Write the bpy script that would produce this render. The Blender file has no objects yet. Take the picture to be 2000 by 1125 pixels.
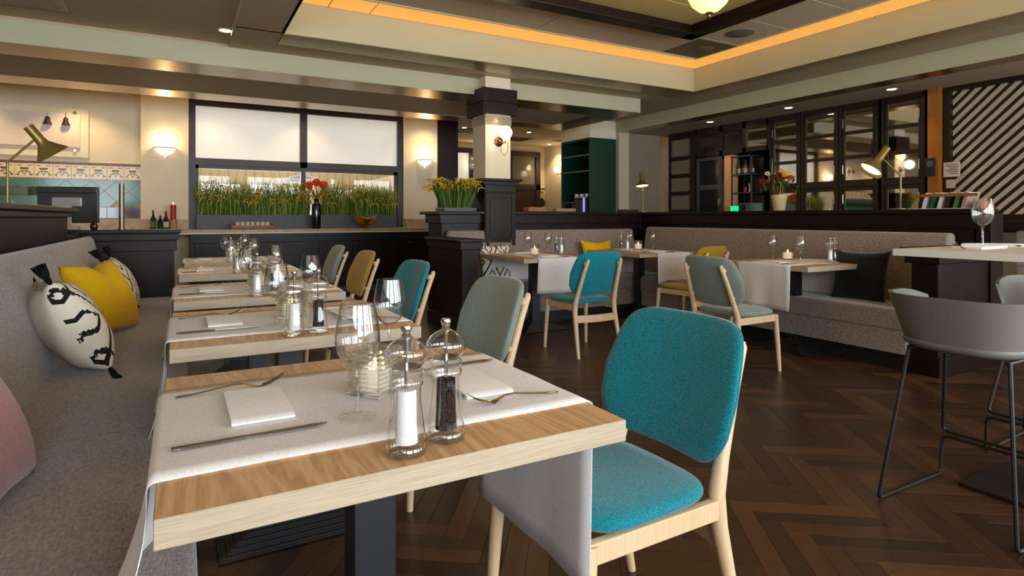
import bpy, bmesh, math, random
from mathutils import Vector, Matrix, Euler
random.seed(7)
S = bpy.context.scene
C = S.collection
PI = math.pi

# ------------------------------------------------------------------ camera, world, daylight, exposure
EYE = 1.16
cam_d = bpy.data.cameras.new('camera')
cam = bpy.data.objects.new('camera', cam_d); C.objects.link(cam)
cam.location = (0, 0, EYE)
cam.rotation_euler = (math.radians(90), 0, math.radians(-29.17))
cam_d.sensor_width = 36.0
cam_d.lens = 36.0 * 1159.4 / 2000.0
cam_d.shift_y = -(562.5 - 424.0) / 2000.0
cam_d.clip_start = 0.02
S.camera = cam

W = bpy.data.worlds.new('daylight'); S.world = W
W.use_nodes = True
wb = W.node_tree.nodes['Background']
wb.inputs['Color'].default_value = (0.80, 0.90, 1.0, 1)
wb.inputs['Strength'].default_value = 2.2

S.view_settings.view_transform = 'Standard'
S.view_settings.look = 'None'
S.view_settings.exposure = 0.46
S.view_settings.gamma = 1.0
S.view_settings.use_curve_mapping = False
S.cycles.max_bounces = 12
S.cycles.diffuse_bounces = 5
S.cycles.glossy_bounces = 5
S.cycles.transmission_bounces = 8
S.cycles.transparent_max_bounces = 32
S.cycles.caustics_reflective = False
S.cycles.caustics_refractive = False
S.cycles.sample_clamp_indirect = 4.0
S.cycles.use_denoising = True
S.cycles.use_light_tree = True

def light(kind, name, loc, power, color, **k):
    d = bpy.data.lights.new(name, kind); d.energy = power; d.color = color
    o = bpy.data.objects.new(name, d); C.objects.link(o); o.location = loc
    rot = k.pop('rot', None)
    if rot: o.rotation_euler = rot
    for a, v in k.items(): setattr(d, a, v)
    return o
DAY = (0.86, 0.93, 1.0)
WARM = (1.0, 0.70, 0.38)
# daylight entering through the windows of the front wall (behind the camera) and of the side wall
for x in (-2.55, 0.35, 3.25, 6.15):
    light('AREA', 'front_window_daylight', (x, -3.4, 1.65), 92, DAY, rot=(math.radians(90), 0, 0), shape='RECTANGLE', size=2.3, size_y=1.9)
for y in (-1.9,):
    light('AREA', 'side_window_daylight', (8.15, y, 1.5), 34, DAY, rot=(math.radians(90), 0, math.radians(90)), shape='RECTANGLE', size=1.8, size_y=1.8)
# daylight in the glazed room behind the back windows
light('AREA', 'garden_room_daylight', (1.7, 12.3, 2.2), 60, (1.0, 0.95, 0.88), rot=(math.radians(-100), 0, 0), shape='RECTANGLE', size=3.0, size_y=1.6)

# ------------------------------------------------------------------ materials
MATS = {}
def srgb(r, g, b):
    f = lambda c: (c/255/12.92) if c/255 <= 0.04045 else ((c/255+0.055)/1.055)**2.4
    return (f(r), f(g), f(b), 1)
def newmat(name):
    m = bpy.data.materials.new(name); m.use_nodes = True
    nt = m.node_tree
    return m, nt, nt.nodes['Principled BSDF']
def coords(nt, scale=(1,1,1), rot=(0,0,0), kind='Object'):
    tc = nt.nodes.new('ShaderNodeTexCoord'); mp = nt.nodes.new('ShaderNodeMapping')
    mp.inputs['Scale'].default_value = scale; mp.inputs['Rotation'].default_value = rot
    nt.links.new(tc.outputs[kind], mp.inputs['Vector'])
    return mp.outputs['Vector']
def noise(nt, vec, scale, detail=3, rough=0.5, dist=0):
    n = nt.nodes.new('ShaderNodeTexNoise')
    n.inputs['Scale'].default_value = scale; n.inputs['Detail'].default_value = detail
    n.inputs['Roughness'].default_value = rough; n.inputs['Distortion'].default_value = dist
    nt.links.new(vec, n.inputs['Vector'])
    return n.outputs['Fac']
def ramp(nt, fac, stops, interp='LINEAR'):
    r = nt.nodes.new('ShaderNodeValToRGB'); r.color_ramp.interpolation = interp
    while len(r.color_ramp.elements) < len(stops): r.color_ramp.elements.new(0.5)
    for e, (p, c) in zip(r.color_ramp.elements, stops): e.position = p; e.color = c
    nt.links.new(fac, r.inputs['Fac'])
    return r.outputs['Color']
def bump(nt, bs, fac, strength, dist=0.002):
    b = nt.nodes.new('ShaderNodeBump'); b.inputs['Strength'].default_value = strength; b.inputs['Distance'].default_value = dist
    nt.links.new(fac, b.inputs['Height']); nt.links.new(b.outputs['Normal'], bs.inputs['Normal'])
def math2(nt, op, a, b=None):
    m = nt.nodes.new('ShaderNodeMath'); m.operation = op
    for i, v in enumerate((a, b)):
        if v is None: continue
        if isinstance(v, (int, float)): m.inputs[i].default_value = v
        else: nt.links.new(v, m.inputs[i])
    return m.outputs[0]
def mixc(nt, fac, a, b):
    m = nt.nodes.new('ShaderNodeMix'); m.data_type = 'RGBA'
    if isinstance(fac, (int, float)): m.inputs[0].default_value = fac
    else: nt.links.new(fac, m.inputs[0])
    for i, v in ((6, a), (7, b)):
        if isinstance(v, tuple): m.inputs[i].default_value = v
        else: nt.links.new(v, m.inputs[i])
    return m.outputs[2]
def lighter(c, k): return (min(1, c[0]*k), min(1, c[1]*k), min(1, c[2]*k), 1)

def paint(name, col, rough=0.6, metal=0.0, var=0.06, scale=6, coat=0.0, bmp=0.0):
    if name in MATS: return MATS[name]
    m, nt, bs = newmat(name)
    v = coords(nt)
    f = noise(nt, v, scale, 3)
    nt.links.new(ramp(nt, f, [(0.3, lighter(col, 1-var)), (0.7, lighter(col, 1+var))]), bs.inputs['Base Color'])
    bs.inputs['Roughness'].default_value = rough; bs.inputs['Metallic'].default_value = metal
    if coat: bs.inputs['Coat Weight'].default_value = coat; bs.inputs['Coat Roughness'].default_value = 0.15
    if bmp: bump(nt, bs, noise(nt, v, 90, 2), bmp)
    MATS[name] = m; return m
def fabric(name, c1, c2, scale=420, rough=0.9, sheen=0.3, stretch=(1,1,1), bmp=0.35):
    if name in MATS: return MATS[name]
    m, nt, bs = newmat(name)
    f1 = noise(nt, coords(nt, (stretch[0], stretch[1]*0.22, stretch[2])), scale, 2, 0.6)
    f2 = noise(nt, coords(nt, (stretch[0]*0.22, stretch[1], stretch[2]*0.6)), scale, 2, 0.6)
    f = math2(nt, 'MULTIPLY', math2(nt, 'ADD', f1, f2), 0.5)
    nt.links.new(ramp(nt, f, [(0.36, c1), (0.64, c2)]), bs.inputs['Base Color'])
    bs.inputs['Roughness'].default_value = rough
    bs.inputs['Sheen Weight'].default_value = sheen; bs.inputs['Sheen Roughness'].default_value = 0.5
    bs.inputs['Specular IOR Level'].default_value = 0.2
    bump(nt, bs, f, bmp, 0.0015)
    MATS[name] = m; return m
def wood(name, dark, light_, axis='x', scale=9, rough=0.45, dist=1.6, fine=1.0, coat=0.0, rnd=0.0, rings=True, spec=0.5):
    if name in MATS: return MATS[name]
    m, nt, bs = newmat(name)
    st = {'x': (0.12, 1, 1), 'y': (1, 0.12, 1), 'z': (1, 1, 0.12)}[axis]
    v = coords(nt, st)
    n1 = noise(nt, v, scale, 4, 0.55, dist)
    if rings:
        n1 = math2(nt, 'FRACT', math2(nt, 'MULTIPLY', n1, 7.0))
        n1 = math2(nt, 'ABSOLUTE', math2(nt, 'SUBTRACT', n1, 0.5))
        n1 = math2(nt, 'MULTIPLY', n1, 2.0)
    st2 = tuple(s if s == 1 else 0.03 for s in st)
    n2 = noise(nt, coords(nt, st2), scale*26, 2, 0.6)
    f = math2(nt, 'ADD', math2(nt, 'MULTIPLY', n1, 0.45), math2(nt, 'MULTIPLY', n2, 0.55*fine))
    col = ramp(nt, f, [(0.18, dark), (0.78, light_)])
    if rnd:
        oi = nt.nodes.new('ShaderNodeObjectInfo')
        k = math2(nt, 'ADD', math2(nt, 'MULTIPLY', oi.outputs['Random'], 2*rnd), 1-rnd)
        vm = nt.nodes.new('ShaderNodeVectorMath'); vm.operation = 'SCALE'
        nt.links.new(col, vm.inputs[0]); nt.links.new(k, vm.inputs['Scale']); col = vm.outputs[0]
    nt.links.new(col, bs.inputs['Base Color'])
    bs.inputs['Roughness'].default_value = rough
    bs.inputs['Specular IOR Level'].default_value = spec
    if coat: bs.inputs['Coat Weight'].default_value = coat; bs.inputs['Coat Roughness'].default_value = 0.2
    bump(nt, bs, f, 0.08, 0.001)
    MATS[name] = m; return m
def metal(name, col, rough=0.3, brushed=0.0):
    if name in MATS: return MATS[name]
    m, nt, bs = newmat(name)
    f = noise(nt, coords(nt, (0.6, 0.6, 30) if brushed else (1,1,1)), 40, 2)
    nt.links.new(ramp(nt, f, [(0.3, lighter(col, 0.9)), (0.7, lighter(col, 1.08))]), bs.inputs['Base Color'])
    bs.inputs['Metallic'].default_value = 1.0; bs.inputs['Roughness'].default_value = rough
    MATS[name] = m; return m
def glow(name, col, strength):
    if name in MATS: return MATS[name]
    m, nt, bs = newmat(name)
    bs.inputs['Base Color'].default_value = col
    bs.inputs['Emission Color'].default_value = col; bs.inputs['Emission Strength'].default_value = strength
    MATS[name] = m; return m
def thin_glass(name, tint=(0.97, 0.98, 0.98, 1), edge=(0.80, 0.81, 0.82, 1), refl=1.0, rough=0.0, ior=1.5):
    if name in MATS: return MATS[name]
    m = bpy.data.materials.new(name); m.use_nodes = True
    nt = m.node_tree; nt.nodes.remove(nt.nodes['Principled BSDF'])
    out = nt.nodes['Material Output']
    lw = nt.nodes.new('ShaderNodeLayerWeight'); lw.inputs['Blend'].default_value = 0.5
    tr = nt.nodes.new('ShaderNodeBsdfTransparent')
    pw = math2(nt, 'POWER', lw.outputs['Facing'], 4.0)
    nt.links.new(mixc(nt, pw, tint, edge), tr.inputs['Color'])
    gl = nt.nodes.new('ShaderNodeBsdfGlossy'); gl.inputs['Roughness'].default_value = rough
    fr = math2(nt, 'ADD', 0.04, math2(nt, 'MULTIPLY', math2(nt, 'POWER', lw.outputs['Facing'], 5.0), 0.9))
    mx = nt.nodes.new('ShaderNodeMixShader')
    nt.links.new(math2(nt, 'MULTIPLY', fr, refl), mx.inputs[0])
    nt.links.new(tr.outputs[0], mx.inputs[1]); nt.links.new(gl.outputs[0], mx.inputs[2])
    nt.links.new(mx.outputs[0], out.inputs['Surface'])
    MATS[name] = m; return m
def thick_glass(name, tint, rough=0.0, ior=1.45, clear=0.5):
    if name in MATS: return MATS[name]
    m = bpy.data.materials.new(name); m.use_nodes = True
    nt = m.node_tree; nt.nodes.remove(nt.nodes['Principled BSDF'])
    out = nt.nodes['Material Output']
    g = nt.nodes.new('ShaderNodeBsdfGlass'); g.inputs['Color'].default_value = tint
    g.inputs['Roughness'].default_value = rough; g.inputs['IOR'].default_value = ior
    tr = nt.nodes.new('ShaderNodeBsdfTransparent'); tr.inputs['Color'].default_value = tint
    mx = nt.nodes.new('ShaderNodeMixShader'); mx.inputs[0].default_value = clear
    nt.links.new(g.outputs[0], mx.inputs[1]); nt.links.new(tr.outputs[0], mx.inputs[2])
    nt.links.new(mx.outputs[0], out.inputs['Surface'])
    MATS[name] = m; return m

# ------------------------------------------------------------------ geometry helpers
class MB:
    """collects simple solids in one bmesh; build() links it as ONE object"""
    def __init__(s): s.b = bmesh.new(); s.wn = False
    def box(s, x0, x1, y0, y1, z0, z1, bev=0.0, seg=2, mi=0):
        t = bmesh.new()
        v = [t.verts.new((x, y, z)) for x in (x0, x1) for y in (y0, y1) for z in (z0, z1)]
        for q in ((0,1,3,2), (4,6,7,5), (0,4,5,1), (2,3,7,6), (0,2,6,4), (1,5,7,3)): t.faces.new([v[i] for i in q])
        if bev:
            s.wn = True; bmesh.ops.bevel(t, geom=list(t.edges), offset=bev, segments=seg, profile=0.5, affect='EDGES')
        for f in t.faces: f.material_index = mi
        s.add(t); return s
    def add(s, t, M=None):
        if M is not None: bmesh.ops.transform(t, matrix=M, verts=t.verts)
        me = bpy.data.meshes.new('tmp'); t.to_mesh(me); t.free(); s.b.from_mesh(me); bpy.data.meshes.remove(me)
    def lathe(s, prof, n=20, c=(0,0,0), M=None, mi=0, phase=0.0, close=True):
        t = bmesh.new(); rings = []
        for r, z in prof:
            if r < 1e-6: rings.append([t.verts.new((c[0], c[1], c[2]+z))])
            else: rings.append([t.verts.new((c[0]+r*math.cos(phase+2*PI*i/n), c[1]+r*math.sin(phase+2*PI*i/n), c[2]+z)) for i in range(n)])
        for a, b in zip(rings, rings[1:]):
            for i in range(n):
                j = (i+1) % n
                if len(a) == 1 and len(b) == 1: continue
                if len(a) == 1: f = t.faces.new((a[0], b[j], b[i]))
                elif len(b) == 1: f = t.faces.new((a[i], a[j], b[0]))
                else: f = t.faces.new((a[i], a[j], b[j], b[i]))
                f.material_index = mi
        bmesh.ops.recalc_face_normals(t, faces=t.faces)
        s.add(t, M); return s
    def tube(s, pts, rad, n=8, mi=0, cap=True, flat=None, M=None):
        """swept tube; rad a number or one per point; flat = (sx, sz) squashes the section"""
        t = bmesh.new(); pts = [Vector(p) for p in pts]; rings = []
        rr = rad if isinstance(rad, (list, tuple)) else [rad]*len(pts)
        up = None
        for i, p in enumerate(pts):
            d = (pts[min(i+1, len(pts)-1)] - pts[max(i-1, 0)]).normalized()
            if up is None:
                up = Vector((0, 0, 1)) if abs(d.z) < 0.9 else Vector((0, 1, 0))
            a = d.cross(up)
            if a.length < 1e-5: a = d.cross(Vector((1, 0, 0)))
            a.normalize(); b = a.cross(d).normalized(); up = b
            fx, fz = flat if flat else (1, 1)
            rings.append([t.verts.new(p + a*(rr[i]*fx*math.cos(2*PI*k/n)) + b*(rr[i]*fz*math.sin(2*PI*k/n))) for k in range(n)])
        for a, b in zip(rings, rings[1:]):
            for k in range(n):
                t.faces.new((a[k], a[(k+1) % n], b[(k+1) % n], b[k])).material_index = mi
        if cap:
            t.faces.new(rings[0][::-1]).material_index = mi; t.faces.new(rings[-1]).material_index = mi
        bmesh.ops.recalc_face_normals(t, faces=t.faces)
        s.add(t, M); return s
    def prism(s, poly, d0, d1, axis='z', mi=0, M=None):
        """polygon (u,v) extruded from d0 to d1 along axis: z:(x,y) y:(x,z) x:(y,z)"""
        t = bmesh.new()
        f = {'z': lambda u, v, d: (u, v, d), 'y': lambda u, v, d: (u, d, v), 'x': lambda u, v, d: (d, u, v)}[axis]
        a = [t.verts.new(f(u, v, d0)) for u, v in poly]; b = [t.verts.new(f(u, v, d1)) for u, v in poly]
        t.faces.new(a); t.faces.new(b)
        for i in range(len(poly)):
            j = (i+1) % len(poly); t.faces.new((a[i], a[j], b[j], b[i]))
        for q in t.faces: q.material_index = mi
        bmesh.ops.recalc_face_normals(t, faces=t.faces)
        s.add(t, M); return s
    def rings(s, rows, closed=True, caps=True, mi=0, M=None):
        """skin a list of equally long point loops"""
        t = bmesh.new(); R = [[t.verts.new(p) for p in r] for r in rows]; n = len(rows[0])
        for a, b in zip(R, R[1:]):
            for k in range(n if closed else n-1):
                t.faces.new((a[k], a[(k+1) % n], b[(k+1) % n], b[k])).material_index = mi
        if caps and closed: t.faces.new(R[0][::-1]); t.faces.new(R[-1])
        bmesh.ops.recalc_face_normals(t, faces=t.faces)
        s.add(t, M); return s
    def ball(s, c, r, sc=(1,1,1), u=12, v=8, mi=0):
        t = bmesh.new(); bmesh.ops.create_uvsphere(t, u_segments=u, v_segments=v, radius=r)
        for f in t.faces: f.material_index = mi
        s.add(t, Matrix.Translation(c) @ Matrix.Diagonal((*sc, 1))); return s
    def face(s, pts, mi=0):
        f = s.b.faces.new([s.b.verts.new(p) for p in pts]); f.material_index = mi; return s
    def mesh(s, name, mats, smooth=35):
        me = bpy.data.meshes.new(name); s.b.to_mesh(me); s.b.free()
        for m in (mats if isinstance(mats, (list, tuple)) else [mats]): me.materials.append(m)
        if smooth:
            me.polygons.foreach_set('use_smooth', [True]*len(me.polygons))
            me.set_sharp_from_angle(angle=math.radians(smooth))
        return me
    def build(s, name, mats, parent=None, loc=(0,0,0), rot=(0,0,0), smooth=35, **props):
        o = bpy.data.objects.new(name, s.mesh(name, mats, smooth)); C.objects.link(o)
        o.location = loc; o.rotation_euler = rot
        if s.wn and smooth:
            w = o.modifiers.new('weighted_normals', 'WEIGHTED_NORMAL'); w.keep_sharp = True; w.weight = 100
        if parent: o.parent = parent
        for k, v in props.items(): o[k] = v
        return o
def place(name, me, parent=None, loc=(0,0,0), rot=(0,0,0), **props):
    o = bpy.data.objects.new(name, me); C.objects.link(o); o.location = loc; o.rotation_euler = rot
    if parent: o.parent = parent
    for k, v in props.items(): o[k] = v
    return o
def tag(o, label, cat, group=None):
    o['label'] = label; o['category'] = cat
    if group: o['group'] = group
    return o
def thing(name, label, cat, loc=(0,0,0), rot=0.0, group=None):
    o = bpy.data.objects.new(name, None); C.objects.link(o); o.empty_display_size = 0.1
    o.location = loc; o.rotation_euler = rot if isinstance(rot, tuple) else (0, 0, rot)
    return tag(o, label, cat, group)
KIDS = {}
def dup(root, label, loc, rot=0.0, group=None):
    r = root.copy(); C.objects.link(r); r.location = loc
    r.rotation_euler = rot if isinstance(rot, tuple) else (0, 0, rot)
    r['label'] = label
    if group: r['group'] = group
    def kids(a, b):
        for ch in [k for k in ALL() if k.parent == a]:
            c = ch.copy(); C.objects.link(c); c.parent = b; kids(ch, c)
    kids(root, r)
    return r
_protos = {}
def ALL(): return list(bpy.data.objects)
def struct(o): o['kind'] = 'structure'; return o
def SB(name, mat, *a, parent=None, bev=0.0, **k):
    o = MB().box(*a, bev=bev).build(name, mat, parent, **k)
    if parent is None: o['kind'] = 'structure'
    return o
# ------------------------------------------------------------------ palette
CREAM = paint('cream_plaster', srgb(236, 222, 192), 0.8, var=0.03, scale=3, bmp=0.05)
CEIL = paint('ceiling_paint', srgb(186, 166, 134), 0.7, var=0.02, scale=2)
FASC = paint('fascia_paint', srgb(184, 180, 148), 0.55, var=0.02, scale=2)
GREYW = paint('grey_plaster', srgb(142, 128, 106), 0.8, var=0.03, scale=3)
BRONZE = metal('brushed_bronze', srgb(176, 152, 122), 0.28, 1)
DARK = wood('dark_stained_wood', srgb(18, 8, 6), srgb(34, 17, 13), 'x', 5, 0.38, rings=False, spec=0.24)
DARKV = wood('dark_stained_wood_upright', srgb(18, 8, 6), srgb(34, 17, 13), 'z', 5, 0.38, rings=False, spec=0.24)
BROWNF = wood('brown_window_frame', srgb(44, 32, 27), srgb(58, 43, 36), 'z', 5, 0.4, rings=False)
OAK = wood('oak_top', srgb(192, 146, 98), srgb(232, 192, 144), 'y', 4.2, 0.42, 2.6)
OAKE = wood('oak_edge', srgb(152, 134, 112), srgb(210, 192, 164), 'x', 16, 0.5, 0.4, rings=False)
BEECH = wood('beech', srgb(206, 170, 128), srgb(232, 202, 164), 'z', 6, 0.42, 0.6, rings=False)
BLACK = paint('black_cast_iron', srgb(22, 23, 28), 0.38, 0.0, 0.1, 20, coat=0.3)
LINEN = fabric('white_linen', srgb(226, 220, 218), srgb(244, 240, 238), 500, 0.85, 0.2, bmp=0.12)
NAPKIN = fabric('white_napkin', srgb(240, 238, 235), srgb(252, 250, 248), 400, 0.85, 0.2, bmp=0.1)
TEAL = fabric('teal_weave', srgb(0, 92, 106), srgb(14, 146, 160), 420, 0.85)
SAGE = fabric('sage_weave', srgb(116, 130, 120), srgb(150, 162, 150), 420, 0.85)
MUST = fabric('mustard_weave', srgb(140, 108, 8), srgb(178, 142, 26), 420, 0.85)
GREYB = fabric('grey_brown_wool', srgb(104, 91, 84), srgb(168, 152, 141), 210, 0.95, 0.35, bmp=0.5)
YELLOW = fabric('yellow_velvet', srgb(218, 168, 4), srgb(236, 190, 18), 300, 0.75, 0.12, bmp=0.08)
PINK = fabric('dusty_pink_velvet', srgb(158, 108, 112), srgb(174, 124, 128), 240, 0.75, 0.3, bmp=0.08)
BLACKC = fabric('black_velvet', srgb(14, 15, 15), srgb(26, 28, 27), 60, 0.8, 0.3, bmp=0.1)
TASSEL = fabric('black_wool', srgb(12, 13, 18), srgb(24, 25, 30), 120, 0.95, 0.0)
STEEL = metal('polished_steel', srgb(200, 192, 180), 0.16)
CHROME = metal('chrome', srgb(205, 205, 205), 0.12)
BRASS = metal('muted_brass', srgb(150, 128, 74), 0.38)
OLIVE = paint('olive_gold_lacquer', srgb(138, 118, 62), 0.35, 0.55, 0.05, 8)
GLASS = thin_glass('clear_glass', (0.985, 0.988, 0.988, 1), (.66, .67, .68, 1), refl=2.2)
GLASSF = thin_glass('clear_glass_foot', (0.995, 0.995, 0.995, 1), (.86, .86, .86, 1), refl=1.1)
GLASSP = thin_glass('window_glass', (0.96, 0.97, 0.96, 1), (0.7, 0.72, 0.72, 1))
STONE = paint('tan_stone', srgb(178, 146, 104), 0.35, 0.0, 0.22, 14)
PLANTER = paint('slate_metal', srgb(80, 83, 92), 0.5, 0.0, 0.06, 5)
GREEN = paint('bottle_green_lacquer', srgb(12, 52, 38), 0.4, 0.0, 0.05, 4)
SHELL = paint('warm_grey_shell', srgb(118, 112, 104), 0.45, 0.0, 0.02, 3)
BARTOP = wood('pale_ash_top', srgb(222, 214, 200), srgb(240, 234, 222), 'x', 10, 0.45, 0.6, rings=False)
PLATE = paint('matt_black_steel', srgb(18, 17, 17), 0.45, 0.0, 0.05, 8)
HONEY = wood('honey_wood', srgb(120, 66, 14), srgb(166, 100, 30), 'z', 5, 0.4, 0.8, rings=False)

# ------------------------------------------------------------------ floor: herringbone planks
pm, nt, bs = newmat('plank_oak')
oi = nt.nodes.new('ShaderNodeObjectInfo')
tcv = coords(nt, (0.16, 1, 1))
nz = noise(nt, tcv, 34, 4, 0.6, 0.8)
base = ramp(nt, oi.outputs['Random'], [(0.0, srgb(54, 32, 19)), (0.35, srgb(70, 43, 26)), (0.7, srgb(84, 53, 32)), (1.0, srgb(108, 71, 41))])
nt.links.new(mixc(nt, math2(nt, 'MULTIPLY', nz, 0.8), base, srgb(30, 18, 12)), bs.inputs['Base Color'])
bs.inputs['Roughness'].default_value = 0.34; bump(nt, bs, nz, 0.12, 0.001)
pm2, nt, bs = newmat('plank_oak_far')
at = nt.nodes.new('ShaderNodeAttribute'); at.attribute_name = 'tone'
base = ramp(nt, at.outputs['Fac'], [(0.0, srgb(54, 32, 19)), (0.35, srgb(70, 43, 26)), (0.7, srgb(84, 53, 32)), (1.0, srgb(108, 71, 41))])
nz = noise(nt, coords(nt), 14, 4, 0.6)
nt.links.new(mixc(nt, math2(nt, 'MULTIPLY', nz, 0.8), base, srgb(30, 18, 12)), bs.inputs['Base Color'])
bs.inputs['Roughness'].default_value = 0.34
floor = SB('floor', paint('floor_joint', srgb(34, 22, 14), 0.7), -4.2, 8.6, -3.7, 13.2, -0.12, -0.006)
PW, PL = 0.078, 0.47
ang = math.radians(54.5)
ca, sa = math.cos(ang), math.sin(ang)
def hb():
    # classic herringbone lattice: unit step (PW, PW) along the zigzag, next zigzag shifted by (PL, -PL)
    for k in range(-40, 40):
        for i in range(-140, 200):
            u0 = i*PW + k*PL; v0 = i*PW - k*PL
            yield (u0 + PL/2, v0 + PW/2, 0)                 # along u
            yield (u0 + PW/2, v0 + PW + PL/2, 1)            # along v  (foot of the next)
fw = (math.sin(math.radians(29.17)), math.cos(math.radians(29.17)))
near, far = [], []
for u, v, k in hb():
    x = 1.7 + ca*u - sa*v; y = 1.2 + sa*u + ca*v
    if not (-4 < x < 8.3 and -3.4 < y < 12.9): continue
    d = x*fw[0] + y*fw[1]; l = x*fw[1] - y*fw[0]
    vis = d > 1.5 and abs(l/d) < 0.95 and x > 0.75 and y > 0.3 and x < 4.7 and not (y > 5.5)
    (near if vis else far).append((d, x, y, ang + (PI/2 if k else 0)))
near.sort(); far += near[300:]; near = near[:300]
pme = MB().box(-PL/2+.0005, PL/2-.0005, -PW/2+.0005, PW/2-.0005, -0.012, 0, bev=0.0007, seg=1).mesh('plank', pm)
for d, x, y, r in near: place('plank', pme, floor, (x, y, 0), (0, 0, r))
b = bmesh.new(); tones = []
for d, x, y, r in far:
    c, s = math.cos(r), math.sin(r)
    P = [(x + c*a*(PL/2-.0006) - s*e*(PW/2-.0006), y + s*a*(PL/2-.0006) + c*e*(PW/2-.0006)) for a, e in ((-1,-1),(1,-1),(1,1),(-1,1))]
    top = [b.verts.new((px, py, 0)) for px, py in P]; low = [b.verts.new((px, py, -0.008)) for px, py in P]
    b.faces.new(top)
    for i in range(4): b.faces.new((top[i], low[i], low[(i+1) % 4], top[(i+1) % 4]))
    tones += [random.random()]*5
me = bpy.data.meshes.new('plank_field'); b.to_mesh(me); b.free(); me.materials.append(pm2)
at = me.attributes.new('tone', 'FLOAT', 'FACE'); at.data.foreach_set('value', tones)
place('plank_field', me, floor, kind='stuff')

# ------------------------------------------------------------------ outer walls with window openings
def wall_y(name, y0, y1, x0, x1, z0, z1, holes, mat=CREAM):
    m = MB(); xs = x0
    for a, b_, c, d in sorted(holes):
        m.box(xs, a, y0, y1, z0, z1); m.box(a, b_, y0, y1, z0, c); m.box(a, b_, y0, y1, d, z1); xs = b_
    m.box(xs, x1, y0, y1, z0, z1); return struct(m.build(name, mat))
def wall_x(name, x0, x1, y0, y1, z0, z1, holes, mat=CREAM):
    m = MB(); ys = y0
    for a, b_, c, d in sorted(holes):
        m.box(x0, x1, ys, a, z0, z1); m.box(x0, x1, a, b_, z0, c); m.box(x0, x1, a, b_, d, z1); ys = b_
    m.box(x0, x1, ys, y1, z0, z1); return struct(m.build(name, mat))
wall_y('wall_front', -3.65, -3.5, -4.2, 8.6, 0, 3.3, [(x-1.15, x+1.15, 0.6, 2.5) for x in (-2.55, 0.35, 3.25, 6.15)])
wall_x('wall_left', -4.2, -4.05, -3.5, 13.2, 0, 3.3, [])
wall_x('wall_right', 8.25, 8.4, -3.5, 13.2, 0, 3.3, [(-2.8, -1.0, 0.6, 2.4)])
wall_y('wall_far', 13.05, 13.2, -4.2, 8.6, 0, 3.3, [(0.35, 1.05, 1.0, 1.82), (1.25, 1.75, 1.0, 1.82), (1.9, 2.35, 1.0, 1.78), (2.9, 3.3, 1.0, 1.75)])

# back wall: tiled stretch, pillar, window, pillar, dark post
wb_ = wall_y('wall_back', 9.95, 10.1, -4.05, 4.35, 0, 2.97, [(0.10, 3.34, 0.98, 2.90)])
SB('wall_pillar_left', CREAM, -0.49, 0.10, 9.80, 9.95, 0, 2.96)
SB('wall_pillar_right', CREAM, 3.34, 3.96, 9.80, 9.95, 0, 2.96)
SB('trim_1', DARKV, 3.96, 4.35, 9.78, 9.95, 0, 2.90)
wall_x('wall_garden_side', 3.85, 4.0, 10.1, 13.05, 0, 3.0, [])
# stone upstand behind the counter
SB('trim_2', STONE, -1.6, 0.09, 9.74, 9.80, 0.985, 1.13)
SB('trim_3', STONE, 3.35, 3.97, 9.74, 9.80, 0.985, 1.13)

# tiled stretch on the back wall: each tile its own piece
TILEW = paint('cream_glaze', srgb(236, 214, 168), 0.15, var=0.03)
def tile_mat():
    m, nt, bs = newmat('pattern_tile')
    tc = nt.nodes.new('ShaderNodeTexCoord'); sx = nt.nodes.new('ShaderNodeSeparateXYZ'); nt.links.new(tc.outputs['Object'], sx.inputs[0])
    X = math2(nt, 'ABSOLUTE', math2(nt, 'DIVIDE', sx.outputs['X'], 0.099)); Z = math2(nt, 'DIVIDE', sx.outputs['Z'], 0.094)
    def band(val, lo, hi):
        return math2(nt, 'MULTIPLY', math2(nt, 'GREATER_THAN', val, lo), math2(nt, 'LESS_THAN', val, hi))
    # two hooked arcs springing from the foot, a bar of leaves and a hanging cup above
    arc = math2(nt, 'SQRT', math2(nt, 'ADD', math2(nt, 'POWER', X, 2.0), math2(nt, 'POWER', math2(nt, 'ADD', Z, 0.72), 2.0)))
    a = math2(nt, 'MULTIPLY', band(arc, 0.62, 0.74), math2(nt, 'GREATER_THAN', Z, -0.6))
    hook = math2(nt, 'MULTIPLY', band(X, 0.55, 0.86), band(math2(nt, 'ADD', Z, math2(nt, 'MULTIPLY', X, -0.5)), -1.05, -0.86))
    cup = math2(nt, 'MULTIPLY', math2(nt, 'LESS_THAN', math2(nt, 'ADD', X, math2(nt, 'MULTIPLY', Z, -1.6)), 0.10), band(Z, 0.12, 0.42))
    cup = math2(nt, 'MULTIPLY', cup, math2(nt, 'LESS_THAN', X, 0.46))
    bar = math2(nt, 'MULTIPLY', band(Z, 0.66, 0.76), band(X, 0.30, 0.8))
    cr = math2(nt, 'MULTIPLY', math2(nt, 'LESS_THAN', math2(nt, 'ABSOLUTE', math2(nt, 'SUBTRACT', X, math2(nt, 'MULTIPLY', math2(nt, 'ADD', Z, 0.6), 0.5))), 0.05), band(Z, -0.9, 0.0))
    s = a
    for q in (hook, cup, bar, cr): s = math2(nt, 'MAXIMUM', s, q)
    nt.links.new(mixc(nt, s, srgb(236, 212, 162), srgb(70, 38, 36)), bs.inputs['Base Color'])
    bs.inputs['Roughness'].default_value = 0.15
    return m
PAT = tile_mat()
TGREEN = paint('sea_green_glaze', srgb(40, 108, 92), 0.12, var=0.15, scale=9)
TMAROON = paint('maroon_glaze', srgb(72, 22, 32), 0.1, var=0.15, scale=9, coat=0.5)
SB('wall_tile_bed', paint('grout', srgb(206, 190, 150), 0.8), -3.0, -0.492, 9.935, 9.95, 1.13, 1.91)
bed = bpy.data.objects['wall_tile_bed']
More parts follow.
